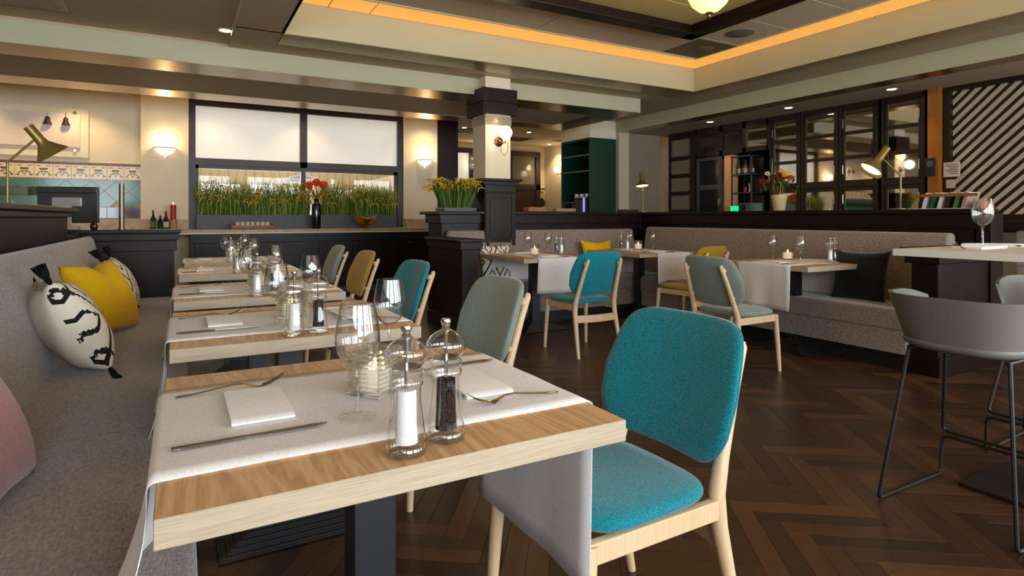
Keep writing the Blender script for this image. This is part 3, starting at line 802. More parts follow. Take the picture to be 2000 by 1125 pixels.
def kilim_mat():
    m, nt, bs = newmat('kilim_wool')
    tc = nt.nodes.new('ShaderNodeTexCoord'); sx = nt.nodes.new('ShaderNodeSeparateXYZ')
    nz = nt.nodes.new('ShaderNodeTexNoise'); nz.inputs['Scale'].default_value = 70; nt.links.new(tc.outputs['Object'], nz.inputs['Vector'])
    nt.links.new(tc.outputs['Object'], sx.inputs[0])
    w = math2(nt, 'MULTIPLY', math2(nt, 'SUBTRACT', nz.outputs['Fac'], .5), .10)
    P = .20
    x = math2(nt, 'ADD', math2(nt, 'DIVIDE', sx.outputs['X'], P), w); z = math2(nt, 'ADD', math2(nt, 'DIVIDE', sx.outputs['Z'], P*1.55), w)
    def tri(a): return math2(nt, 'ABSOLUTE', math2(nt, 'SUBTRACT', math2(nt, 'FRACT', a), .5))   # 0..0.5
    d = math2(nt, 'ADD', tri(x), tri(z))            # 0..1 diamonds
    def line(val, at, hw): return math2(nt, 'LESS_THAN', math2(nt, 'ABSOLUTE', math2(nt, 'SUBTRACT', val, at)), hw)
    s = math2(nt, 'MAXIMUM', line(d, .5, .042), line(d, .20, .036))
    s = math2(nt, 'MAXIMUM', s, line(d, .84, .036))
    front = math2(nt, 'LESS_THAN', sx.outputs['Y'], .035)
    s = math2(nt, 'MULTIPLY', s, front)
    nt.links.new(mixc(nt, s, srgb(240, 231, 214), srgb(22, 18, 22)), bs.inputs['Base Color'])
    bs.inputs['Roughness'].default_value = .95
    n2 = noise(nt, coords(nt), 160, 3, .7)
    bump(nt, bs, n2, .6, .006)
    return m
KILIM = kilim_mat()

# ------------------------------------------------------------------ desk lamps on the ledges
SHADEIN = glow('lamp_glow', (1.0, .82, .50, 1), 5.5)
def make_lamp(label, loc, rot, aim, post=.33, arm=(.16, .15), power=4, base_r=.09, k=1.0, mat=OLIVE, rk=1.0):
    """post rises from the base, arm leans to the head; aim = tilt of the shade from straight down (in the local xz plane)"""
    t = thing('desk_lamp', label, 'lamp', loc, rot, 'muted gold desk lamps')
    MB().lathe([(0, 0), (base_r, 0), (base_r, .008), (base_r*.9, .012), (0, .012)], 28).build('base', mat, t)
    MB().tube([(0, 0, .01), (0, 0, post)], .0075, 10).build('post', mat, t)
    MB().tube([(0, 0, post-.005), (arm[0], 0, post+arm[1])], .0075, 10).build('arm', mat, t)
    MB().ball((0, 0, post), .011).build('joint', mat, t)
    hx, hz = arm[0], post+arm[1]
    M = Matrix.Translation((hx, 0, hz)) @ Matrix.Rotation(aim, 4, 'Y')
    prof = [(0, .078), (.030, .078), (.031, .075), (.031, -.02), (.036, -.045), (.060, -.075), (.108, -.128), (.106, -.128), (.058, -.074), (.033, -.044), (.028, -.02), (.028, .07), (0, .072)]
    MB().lathe([(r*rk, z*k) for r, z in prof], 32, M=M).build('shade', mat, t, smooth=40)
    MB().lathe([(0, -.104*k), (.072*rk, -.098*k), (.086*rk, -.108*k), (0, -.112*k)], 24, M=M).build('bulb', SHADEIN, t, label='glowing lamp disc')
    return t
# ------------------------------------------------------------------ upholstered benches
def bench_profile(seat_front, crease, top, zt):
    """closed section (u = distance from the aisle, z) of seat and back, built separately"""
    return None
def bench(name, label, axis, spans, front, crease, top_u, zt, wall_u, sgn):
    """bench running along `axis`; u is the horizontal coordinate across it. sgn = +1 if the back lies at larger u"""
    t = thing(name, label, 'bench', (0, 0, 0), 0.0)
    def solid(poly, a, b, nm, mat, bev=.0, parent=t, r=.02):
        m = MB(); m.prism(poly, a, b, 'y' if axis == 'y' else 'x')
        ax = 1 if axis == 'y' else 0
        lo, hi = spans[0][0] + .01, spans[-1][1] - .01
        def keep(e):
            p, q = e.verts[0].co[ax], e.verts[1].co[ax]
            if abs(p-q) > .1: return True                       # the long edges
            return p < lo or p > hi                             # the two outer ends only
        bmesh.ops.bevel(m.b, geom=[e for e in m.b.edges if keep(e)], offset=r, segments=3, profile=.5, affect='EDGES', clamp_overlap=True)
        m.wn = True
        return m.build(nm, mat, parent, smooth=50)
    for a, b in spans:
        solid([(front, .30), (front, .462), (crease + sgn*.03, .458), (crease + sgn*.03, .30)], a+.002, b-.002, 'seat_cushion', GREYB, r=.022)
        solid([(crease - sgn*.0, .44), (top_u - sgn*.015, zt), (wall_u, zt), (wall_u, .44)], a+.002, b-.002, 'back_cushion', GREYB, r=.03)
        solid([(front + sgn*.012, .125), (front + sgn*.012, .302), (crease, .302), (crease, .125)], a+.002, b-.002, 'fabric_skirt', GREYB, r=.004)
    solid([(front + sgn*.05, 0), (front + sgn*.05, .127), (wall_u, .127), (wall_u, 0)], spans[0][0], spans[-1][1], 'plinth', PLATE, r=.003)
    return t
bench('upholstered_bench', 'long grey-brown upholstered bench beside the row of five tables', 'y', [(-.9, 2.31), (2.31, 4.2), (4.2, 6.05)], .03, -.50, -.655, 1.0, -.70, -1)
bench('upholstered_bench', 'grey upholstered bench below the ledge between column and corner', 'x', [(2.60, 4.12), (4.12, 5.27)], 5.50, 6.03, 6.13, 1.005, 6.205, 1)
bench('upholstered_bench', 'grey upholstered bench behind the table with the black cushion', 'y', [(2.44, 4.26), (4.26, 6.0)], 4.72, 5.26, 5.39, 1.03, 5.485, 1)

# ------------------------------------------------------------------ the eight dining tables and what lies on them
TBL = [  # centre, half sizes, runner rotation, how to name it
    ((.368, 1.308), .4, .395, 0, 'big oak table in front beside the pink cushion', 'on the big table in front'),
    ((.37, 2.455), .4, .395, 0, 'second oak table behind the big front one', 'on the second table of the bench row'),
    ((.372, 3.60), .4, .395, 0, 'third oak table of the bench row, middle of five', 'on the third table of the bench row'),
    ((.39, 4.985), .4, .395, 0, 'fourth oak table of the bench row, by the mustard chair', 'on the fourth table of the bench row'),
    ((.425, 6.19), .4, .395, 0, 'last oak table of the bench row at the sideboard', 'on the last table of the bench row'),
    ((3.245, 5.335), .4, .47, PI/2, 'oak table in front of the dark column base', 'on the table by the column'),
    ((4.735, 5.40), .4, .47, PI/2, 'oak table standing in the bench corner', 'on the table in the bench corner'),
    ((4.785, 3.40), .42, .42, 0, 'oak table beside the black cushion', 'on the table by the black cushion'),
]
G0 = make_glass('x'); S0 = make_mill('x', SALT, 'salt_mill'); P0 = make_mill('x', PEP, 'pepper_mill')
C0 = make_candle('x'); T0 = make_tealight('x'); F0 = make_fork('x'); K0 = make_knife('x'); N0 = make_napkin('x')
used = set()
def put(proto, label, x, y, z, rot=0.0, sc=None):
    if proto.name in used: o = dup(proto, label, (x, y, z), rot)
    else:
        used.add(proto.name); o = proto; o.location = (x, y, z); o.rotation_euler = (0, 0, rot); o['label'] = label
    if sc: o.scale = (sc, sc, sc)
    return o
NZ = TZ + .0032
SIDES = {0: ('bench side', 'chair side'), PI/2: ('chair side', 'bench side')}
LAY = {   # glasses, candle, salt, pepper: offsets from the table centre
    'row': (((-.063, -.136), (.135, .285)), (.015, .012), (-.035, -.345), (.05, -.315)),
    5: (((.13, .35), (.30, .20)), (-.03, -.06), (.31, -.05), (.32, .06)),
    6: (((.14, .33), (.27, .06)), (.12, .15), (-.10, .09), (-.09, .22)),
    7: (((.10, .30), (.06, -.02)), (.13, .16), (.15, -.24), (.24, -.22)),
}
for n, ((cx, cy), hx, hy, rr, name, on) in enumerate(TBL):
    make_table(name + ' on black stepped base', (cx, cy, 0), hx, hy)
    if rr == 0:
        make_runner('white linen runner hanging over both ends, ' + on, (cx, cy, 0), 0, .30 if n < 5 else .36, .40 if n < 5 else .36, hl=hx, flare=(.06, -.010) if n == 0 else (.03, .0) if n < 5 else (.012, .012))
    else:
        make_runner('white linen runner hanging front and back, ' + on, (cx + (-.0 if n == 5 else .09), cy, 0), PI/2, .33, .33, .245, hl=hy)
    gl, cd, sa_, pe = LAY['row' if n < 5 else n]
    ends = ('bench', 'chair') if n < 5 else ('chair', 'bench')
    for k, (gx, gy) in enumerate(gl):
        put(G0, 'clear wine glass at the %s end %s' % (ends[k] if n < 5 else ('bench', 'chair')[k], on), cx+gx, cy+gy, NZ if n < 5 else NZ, random.random()*6)
    if n < 5: put(C0, 'square ribbed glass candle holder, lit, ' + on, cx+cd[0], cy+cd[1], NZ, .63, 1.0)
    else: put(T0, 'frosted tumbler with a lit candle ' + on, cx+cd[0], cy+cd[1], NZ, 0, 1.2)
    put(S0, 'clear acrylic mill filled with white salt ' + on, cx+sa_[0], cy+sa_[1], TZ+.0012 if n in (0,1,2,3,4) else NZ, random.random()*6)
    put(P0, 'clear acrylic mill filled with black peppercorns ' + on, cx+pe[0], cy+pe[1], TZ+.0012 if n in (0,1,2,3,4) else NZ, random.random()*6)
    for k in (0, 1):
        a = rr + PI*k; c, s = math.cos(a), math.sin(a)
        L = hx if rr == 0 else hy
        def at(u, v): return cx + c*u - s*v, cy + s*u + c*v
        w = 1.0 if rr == 0 else .86
        x, y = at(-L+.022, .185*w); put(F0, 'steel fork at the %s end %s' % (ends[k], on), x, y, NZ, a, 1.1)
        x, y = at(-L+.018, -.150*w); put(K0, 'steel table knife at the %s end %s' % (ends[k], on), x, y, NZ, a + .02, 1.15)
        x, y = at(-L+.172, .032); o = put(N0, 'folded white napkin at the %s end %s' % (ends[k], on), x, y, NZ, a + (PI if k else 0)); o.scale = (.98, 1.48, 1.0)

# ------------------------------------------------------------------ chairs
c_teal = make_chair('teal chair pulled out in front, at the big oak table', TEAL, (.985, 1.285, 0), PI/2 + .02)
c_sage = make_chair('sage green chair at the second oak table', SAGE, (1.0, 2.47, 0), PI/2 + .02)
c_must = make_chair('mustard chair at the fourth oak table of the bench row', MUST, (1.06, 5.0, 0), PI/2)
dup(c_teal, 'teal chair at the third oak table of the bench row', (1.03, 3.70, 0), PI/2 + .03)
dup(c_sage, 'sage green chair at the last oak table by the sideboard', (1.08, 6.13, 0), PI/2 - .02)
dup(c_teal, 'teal chair at the table by the dark column, seen from behind', (3.06, 4.27, 0), -.02)
dup(c_must, 'mustard chair at the table in the bench corner', (4.55, 4.46, 0), 0.12)
dup(c_sage, 'sage green chair at the table by the black cushion, seen from behind', (3.72, 3.14, 0), -PI/2 + .03)

# ------------------------------------------------------------------ bar table and stools
bt = thing('bar_table', 'tall pale bar table on a flat black square foot', 'table', (3.16, 1.08, 0))
MB().box(-.405, .405, -.395, .395, .99, 1.02, bev=.002).build('tabletop', BARTOP, bt)
MB().box(-.045, .045, -.045, .045, .02, .985, bev=.003).build('column', PLATE, bt)
MB().box(-.23, .23, -.22, .22, .0, .018, bev=.003).build('foot_plate', PLATE, bt)
MB().box(-.2, .2, -.2, .2, .982, .992).build('mounting_plate', PLATE, bt)
o = MB(); rows = []
for k in range(9):
    q = k/8
    rows.append([(-.16 + .32*i/10, .395 + .004 + q*.012 + .016*q*math.sin(i*1.3), 1.0225 - .012 - .3*q) for i in range(11)])
rows = [[(-.16+.32*i/10, .30, 1.0225) for i in range(11)], [(-.16+.32*i/10, .39, 1.0225) for i in range(11)]] + rows
o.rings(rows, closed=False, caps=False)
ro = o.build('table_runner', LINEN, None, (3.55, 1.06, 0), (0, 0, -PI/2), smooth=80); ro.modifiers.new('thickness', 'SOLIDIFY').thickness = .0014
tag(ro, 'white runner end hanging from the tall bar table', 'table runner')
put(G0, 'large wine glass standing on the tall bar table', 3.26, 1.345, 1.0205, 1.0, 1.0)
put(F0, 'steel fork on the tall bar table', 2.93, 1.27, 1.0205, .62, 1.0)
put(N0, 'folded white napkin lying flat on the tall bar table by the fork', 3.13, 1.30, 1.0205, PI/2)
put(N0, 'white napkin lifted at one edge at the rear of the bar table', 3.42, 1.36, 1.0205, .3)

def make_stool(label, loc, rot):
    """counter stool facing local +x"""
    t = thing('bar_stool', label, 'stool', loc, rot, 'grey shell bar stools')
    rows = []
    # wrap-round back: open towards +x
    def ring(q):
        z = .665 + .19*q; R = .205 + .045*q; pts_o, pts_i = [], []
        for k in range(25):
            a = math.radians(62 + (360-124)*k/24)
            e = .72
            x = math.copysign(abs(math.cos(a))**e, math.cos(a)); y = math.copysign(abs(math.sin(a))**e, math.sin(a))
            arm = max(0, math.cos(a))
            zz = z - .07*q*arm
            pts_o.append((R*1.02*x - .01 - .02*q, R*1.02*y, zz))
            pts_i.append(((R-.014)*1.02*x - .01 - .02*q, (R-.014)*1.02*y, zz))
        return pts_o + pts_i[::-1]
    m = MB(); m.rings([ring(q) for q in (0, .25, .5, .75, .94, 1)])
    m.build('back_shell', SHELL, t, smooth=60)
    pan = []
    for s, z in ((.3, .632), (.8, .636), (.97, .652), (1.0, .668), (.985, .676), (.9, .672), (.5, .664), (.1, .662)):
        row = []
        for k in range(32):
            a = 2*PI*k/32; e = .66
            row.append((.225*s*math.copysign(abs(math.cos(a))**e, math.cos(a)), .215*s*math.copysign(abs(math.sin(a))**e, math.sin(a)), z))
        pan.append(row)
    MB().rings(pan).build('seat_pan', SHELL, t, smooth=60)
    def bend(pts, r=.03):
        out = [Vector(pts[0])]
        for a, b, c in zip(pts, pts[1:], pts[2:]):
            a, b, c = Vector(a), Vector(b), Vector(c)
            d1 = (a-b).normalized(); d2 = (c-b).normalized()
            for k in range(5):
                q = k/4; out.append((b+d1*r)*(1-q)**2 + b*2*q*(1-q) + (b+d2*r)*q*q)
        out.append(Vector(pts[-1])); return out
    for s in (-1, 1):
        MB().tube(bend([(-.14, s*.17, .632), (-.25, s*.232, .0075), (.235, s*.232, .0075), (.245, s*.225, .178), (.245, 0, .178)], .025), .0075, 8).build('sled_leg', PLATE, t)
    MB().tube(bend([(.13, -.16, .632), (.235, -.225, .20), (.245, .225, .20), (.13, .16, .632)], .03), .0075, 8).build('foot_rest', PLATE, t)
    MB().tube(bend([(-.15, -.165, .628), (.14, -.165, .628), (.14, .165, .628), (-.15, .165, .628)], .02), .0075, 8).build('seat_frame', PLATE, t)
    return t
st = make_stool('warm grey shell bar stool with a black rod frame, back turned to us', (2.755, 1.165, 0), 0)
dup(st, 'warm grey bar stool across the tall bar table, half cut off', (3.72, 1.20, 0), PI + .05)

# ------------------------------------------------------------------ cushions
make_cushion('kilim_cushion', 'cream cushion with black zigzag lines and tassels on the grey bench', KILIM, .46, .24, (-.435, 3.34, .672), (math.radians(-28), math.radians(4), math.radians(106)), tassels=True, group='kilim cushions')
make_cushion('velvet_cushion', 'bright yellow velvet cushion with a dented top, on the bench row', YELLOW, .47, .27, (-.42, 4.34, .668), (math.radians(-22), 0, math.radians(66)), chop=.34, group='yellow cushions')
make_cushion('kilim_cushion', 'cream and black kilim cushion half hidden behind the yellow cushion', KILIM, .43, .18, (-.385, 5.20, .665), (math.radians(-24), math.radians(0), math.radians(88)), tassels=True, group='kilim cushions')
make_cushion('velvet_cushion', 'dusty pink velvet cushion cut off at the bench edge', PINK, .47, .20, (-.475, 1.84, .675), (math.radians(-24), 0, math.radians(82)))
make_cushion('kilim_cushion', 'cream and black diamond kilim cushion at the column end of the bench', KILIM, .41, .14, (3.09, 5.90, .655), (math.radians(-15), 0, math.radians(4)), group='kilim cushions')
make_cushion('velvet_cushion', 'yellow velvet cushion between the column table and the corner table', YELLOW, .45, .15, (4.52, 5.90, .655), (math.radians(-16), 0, math.radians(-2)), chop=.05, group='yellow cushions')
make_cushion('velvet_cushion', 'black velvet cushion beside the table near the bar table', BLACKC, .45, .15, (5.08, 2.99, .655), (math.radians(-14), 0, math.radians(-84)), chop=.0)
# ------------------------------------------------------------------ sideboard along the back wall
for n, (x0, x1, doors, who) in enumerate(((.12, 1.76, 3, 'below the brown tray'), (1.76, 2.86, 2, 'below the black vase and gold bowl'), (2.86, 3.66, 2, 'beside the low end wall'))):
    t = thing('base_cabinet', 'dark panelled base cabinet ' + who, 'cabinet', (0, 0, 0), 0.0, 'dark base cabinets')
    MB().box(x0, x1, 9.22, 9.76, .10, .925).build('body', DARKV, t)
    MB().box(x0, x1, 9.26, 9.70, 0, .10).build('plinth', PLANTER, t)
    MB().box(x0, x1, 9.195, 9.225, .80, .92, bev=.003).build('frieze', DARK, t)
    w = (x1-x0-.10)/doors
    for k in range(doors):
        a = x0 + .05 + k*w; b_ = a + w
        d = MB().box(a+.004, b_-.004, 9.198, 9.219, .115, .795, bev=.003)
        for q in ((a+.004, a+.06, .115, .795), (b_-.06, b_-.004, .115, .795), (a+.06, b_-.06, .74, .795), (a+.06, b_-.06, .115, .17)): d.box(q[0], q[1], 9.19, 9.2, q[2], q[3], bev=.002)
        d.box(a+.08, b_-.08, 9.193, 9.199, .19, .72, bev=.002)
        do = d.build('door', DARKV, t)
        kx = b_-.03 if k % 2 == (1 if doors == 3 else 0) else a+.03
        MB().ball((kx, 9.178, .752), .013).build('knob', CHROME, do)
tag(MB().box(-1.6, 3.68, 9.15, 9.82, .925, .985, bev=.006).build('worktop', STONE), 'long tan stone worktop along the back window', 'worktop')
MB().box(-1.6, 3.68, 9.145, 9.152, .925, .941).build('edge_highlight', paint('edge_highlight', srgb(238, 226, 206), .4), bpy.data.objects['worktop'])  # highlight along the stone edge, painted as a pale strip
# things on the worktop
for n, (a, b_, who) in enumerate(((.20, 1.78, 'behind the tray of glasses'), (1.93, 3.14, 'behind the gold bowl'))):
    t = thing('planter', 'long slate grey planter of flowering grass ' + who, 'planter', ((a+b_)/2, 9.66, .985), 0.0, 'window planters')
    L = (b_-a)/2
    MB().box(-L, L, -.085, .085, 0, .205).build('trough', PLANTER, t)
    for nm, mat, cnt in (('grass_blades', (srgb(76, 104, 18), srgb(118, 146, 36), srgb(146, 160, 66)), int(L*2600)), ('flower_heads', (srgb(196, 160, 40), srgb(214, 180, 70)), int(L*150))):
        m = MB(); R_ = random.Random(n*5+len(nm))
        for i in range(cnt):
            x = (R_.random()*2-1)*L*.97; y = (R_.random()*2-1)*.06
            if nm == 'grass_blades':
                h = (.26 + .30*R_.random()**.8) * (1 if R_.random() < .8 else 1.22); lean = R_.gauss(0, .10); ly = R_.gauss(0, .05); w = .0052
                p = [(x, y, .19), (x+lean*.35*h, y+ly*.4, .19+h*.5), (x+lean*h*1.6, y+ly, .19+h)]
                k = R_.randrange(3)
                ca_ = R_.random()*PI; ox, oy = w*math.cos(ca_), w*math.sin(ca_)
                v = [m.b.verts.new(c) for c in ((p[0][0]-ox, p[0][1]-oy, p[0][2]), (p[0][0]+ox, p[0][1]+oy, p[0][2]), (p[1][0]+ox, p[1][1]+oy, p[1][2]), (p[1][0]-ox, p[1][1]-oy, p[1][2]), p[2])]
                for q in ((v[0], v[1], v[2], v[3]), (v[3], v[2], v[4])): f = m.b.faces.new(q); f.material_index = k
            else:
                h = .16 + .32*R_.random(); s = R_.choice((-1, 1))*(.3+.7*R_.random()); y0 = -.05 - .05*R_.random()
                pts = [(x + s*.10*q, y0 - .015*q, .19 + h + .05*math.sin(q*PI*.85) - .07*q*q) for q in (0, .25, .5, .75, 1)]
                m.tube(pts, [.003, .007, .008, .007, .003], 5, mi=R_.randrange(2))
        ms = [paint('%s_%d' % (nm, q), c, .6, var=.15, scale=40) for q, c in enumerate(mat)]
        m.build(nm, ms, t, smooth=0, kind='stuff')
t = thing('serving_tray', 'brown wooden tray carrying small upturned glasses on the stone worktop', 'tray', (.905, 9.30, .985))
TRW = wood('tray_wood', srgb(128, 70, 34), srgb(176, 108, 58), 'x', 6, .5)
MB().box(-.27, .27, -.14, .14, 0, .016, bev=.004).box(-.27, .27, -.14, -.122, .016, .055, bev=.003).box(-.27, .27, .122, .14, .016, .055, bev=.003).build('tray_body', TRW, t)
for s in (-1, 1): MB().box(s*.27-.009, s*.27+.009, -.14, .14, .0, .075, bev=.004).build('handle', TRW, t)
ETCH = bpy.data.materials.new('pressed_glass'); ETCH.use_nodes = True
bs = ETCH.node_tree.nodes['Principled BSDF']; bs.inputs['Base Color'].default_value = (.92, .93, .92, 1); bs.inputs['Alpha'].default_value = .42; bs.inputs['Roughness'].default_value = .08
gme = MB().lathe([(.03, 0), (.029, .002), (.024, .088), (0, .09), ], 14).mesh('tumbler', ETCH)
ORD = ['first', 'second', 'third', 'fourth', 'fifth', 'sixth', 'seventh']
for j in range(2):
    for i in range(7):
        tag(place('tumbler', gme, None, (.905-.198+i*.066, 9.30-.06+j*.09, 1.002)), '%s tumbler of the %s row on the brown tray, counted from the candle side' % (ORD[i], ('front', 'rear')[j]), 'glass', 'upturned tumblers on the tray')
t = thing('flower_vase', 'tall black vase with orange red flowers before the window planters', 'vase', (1.80, 9.32, .985))
MB().lathe([(0, 0), (.066, 0), (.07, .01), (.07, .34), (.062, .375), (.036, .395), (.036, .44), (.042, .45), (.034, .45), (.03, .395), (0, .39)], 24).build('vase_body', paint('black_glaze', srgb(12, 15, 20), .12, coat=.6, var=.05), t)
ORG = paint('orange_petal', srgb(238, 86, 30), .6, var=.25, scale=60)
STEM = paint('flower_stem', srgb(96, 112, 30), .6)
for k, (dx, dz) in enumerate(((-.105, .66), (0, .70), (.105, .67))):
    m = MB(); R_ = random.Random(k)
    for i in range(60):
        d = Vector((R_.gauss(0, 1), R_.gauss(0, 1), R_.gauss(.15, 1))).normalized()
        m.ball((dx + d.x*.048, d.y*.048, dz + d.z*.05), .02, (1, 1, .7), 6, 4)
    m.build('flower_head', ORG, t)
    MB().tube([(0, 0, .40), (dx*.5, 0, .52), (dx, 0, dz-.03)], .006, 6).build('stem', STEM, t)
m = MB(); R_ = random.Random(5)
for i in range(26):
    a = R_.random()*2*PI; r = .06 + .08*R_.random()
    m.tube([(0, 0, .43), (math.cos(a)*r*.5, math.sin(a)*r*.4, .52), (math.cos(a)*r, math.sin(a)*r*.6, .53 + .09*R_.random())], [.004, .007, .002], 5)
m.build('greenery', paint('yellow_green_leaf', srgb(150, 120, 40), .6, var=.3, scale=30), t, kind='stuff')
t = thing('gold_bowl', 'wavy rimmed gold bowl on a small foot, dark inside', 'bowl', (2.55, 9.32, .985))
GOLD = metal('gold_leaf', srgb(234, 180, 64), .3)
def bowl_row(r, z, wav, dr=0):
    return [((r+dr+.02*wav*math.cos(2*a))*math.cos(a), (r+dr)*math.sin(a)*.9, z + wav*.042*math.cos(2*a)) for a in [2*PI*k/36 for k in range(36)]]
MB().rings([bowl_row(*q) for q in ((.04, .03, 0), (.09, .045, .1), (.15, .10, .5), (.19, .165, 1), (.197, .18, 1))], caps=True).build('outer_shell', GOLD, t, smooth=60)
MB().rings([bowl_row(*q) for q in ((.19, .181, 1), (.14, .115, .5), (.08, .06, .1), (.03, .05, 0))]).build('lining', BLACKC, t, smooth=60)
MB().lathe([(0, 0), (.03, 0), (.02, .012), (.025, .034), (0, .034)], 16).build('foot', CHROME, t)
t = thing('pillar_candle', 'red pillar candle burning in front of the lit pillar', 'candle', (-.09, 9.62, .985))
MB().lathe([(0, 0), (.05, 0), (.055, .07), (.046, .135), (0, .135)], 20).build('stand', paint('stone_stand', srgb(170, 138, 100), .5), t)
MB().lathe([(0, .137), (.037, .137), (.037, .345), (.028, .35), (0, .34)], 20).build('candle', paint('red_wax', srgb(170, 40, 26), .4, var=.1), t)
MB().lathe([(0, .34), (.006, .352), (.008, .362), (.003, .38), (0, .392)], 10).build('flame', FLAME, t)
for k, (x, y, h, c, cl, lb) in enumerate(((-.33, 9.55, .27, srgb(30, 44, 24), srgb(90, 110, 80), 'dark green oil bottle with a pale label, tallest by the red candle'), (-.245, 9.50, .20, srgb(24, 20, 18), srgb(40, 34, 30), 'short dark bottle between two taller bottles'), (-.18, 9.58, .26, srgb(34, 34, 22), srgb(216, 208, 186), 'slim bottle with a cream label beside the red candle'))):
    t = thing('oil_bottle', lb, 'bottle', (x, y, .985), 0.0, 'oil bottles on the worktop')
    MB().lathe([(0, 0), (.032, 0), (.034, .006), (.034, h*.55), (.014, h*.72), (.012, h*.93), (0, h*.93)], 16).build('flask', paint('bottle_%d' % k, c, .1, coat=.6), t)
    MB().lathe([(0, h*.92), (.014, h*.92), (.014, h), (0, h)], 12).build('stopper', BLACK, t)
    MB().lathe([(.0345, h*.12), (.0345, h*.42)], 16).build('label', paint('bottle_label_%d' % k, cl, .7), t)

# ------------------------------------------------------------------ wall sconces, board and bells
def sconce(label, x, y, z):
    t = thing('wall_sconce', label, 'lamp', (x, y, z), 0.0, 'half bowl wall sconces')
    m = MB(); rows = []
    for r, zz in ((.02, -.085), (.06, -.075), (.10, -.045), (.125, 0), (.135, .012)):
        rows.append([(r*math.cos(a), -r*math.sin(a), zz) for a in [PI*k/16 for k in range(17)]])
    m.rings(rows, closed=False, caps=False)
    sh = m.build('bowl', glow('sconce_bowl', (1.0, .82, .52, 1), 1.3), t, smooth=70)
    sh.modifiers.new('thickness', 'SOLIDIFY').thickness = .004
    m = MB()
    m.tube([(.136*math.cos(a), -.136*math.sin(a), .014) for a in [PI*k/16 for k in range(17)]], .007, 6)
    m.build('rim', BRASS, t)
    MB().box(-.05, .05, -.012, 0, -.07, .03, bev=.003).build('backplate', BRASS, t)
    light('POINT', 'sconce_light', (x, y-.09, z+.10), 4.5, WARM, shadow_soft_size=.05)
    return t
sconce('brass rimmed half bowl sconce above the red candle', -.198, 9.80, 2.13)
sconce('brass rimmed half bowl sconce on the pillar by the yellow grass', 3.72, 9.80, 2.14)
t = thing('wall_board', 'pale framed board with stand-off screws on the cream wall', 'board', (-1.85, 9.945, 2.30))
MB().box(-.76, .75, -.03, -.018, -.33, .335, bev=.002).build('clear_panel', paint('cream_panel', srgb(238, 222, 184), .3), t)
MB().box(-.70, .66, -.06, -.03, -.20, .25, bev=.004).build('canvas', paint('pale_canvas', srgb(238, 220, 200), .8), t)
for sx, sz in ((.60, .27), (.60, -.24)):
    MB().lathe([(0, 0), (.02, 0), (.02, .03), (0, .03)], 12, M=Matrix.Translation((sx, -.028, sz)) @ Matrix.Rotation(PI/2, 4, 'X')).build('stand_off', STEEL, t)
for k, x in enumerate((-1.54, -1.345)):
    t = thing('hanging_bell', 'small dark bell hanging on the pale board, ' + ('by the lamp head' if k == 0 else 'further from the lamp head'), 'bell', (x, 9.865, 2.44), 0.0, 'dark bells on the board')
    MB().lathe([(0, .06), (.012, .058), (.026, .04), (.03, 0), (.05, -.05), (.046, -.05), (.026, 0), (0, .03)], 14).build('bell_body', paint('dark_bell', srgb(34, 18, 16), .6), t)
    MB().tube([(0, 0, .06), (0, 0, .12)], .003, 6).tube([(0, .0, .12), (0, .03, .12)], .003, 6).build('hook', STEEL, t)
    MB().tube([(0, 0, .02), (0, 0, -.04)], .004, 6).ball((0, 0, -.045), .010).build('clapper', BLACK, t)

# ------------------------------------------------------------------ desk lamps
make_lamp('gold desk lamp on the ledge behind the grey bench, unlit from this side', (-.95, 4.80, 1.228), math.radians(20), -.64, post=.28, arm=(.15, .17), k=1.05, rk=.95)
make_lamp('gold desk lamp on the ledge corner between the two benches', (5.62, 6.33, 1.228), math.radians(70), .22, post=.30, arm=(.05, .18), k=1.0)
make_lamp('gold desk lamp on the bar side ledge, leaning head glowing', (5.60, 2.93, 1.228), math.radians(154), -.66, post=.305, arm=(.185, .165), k=1.28, rk=1.0)
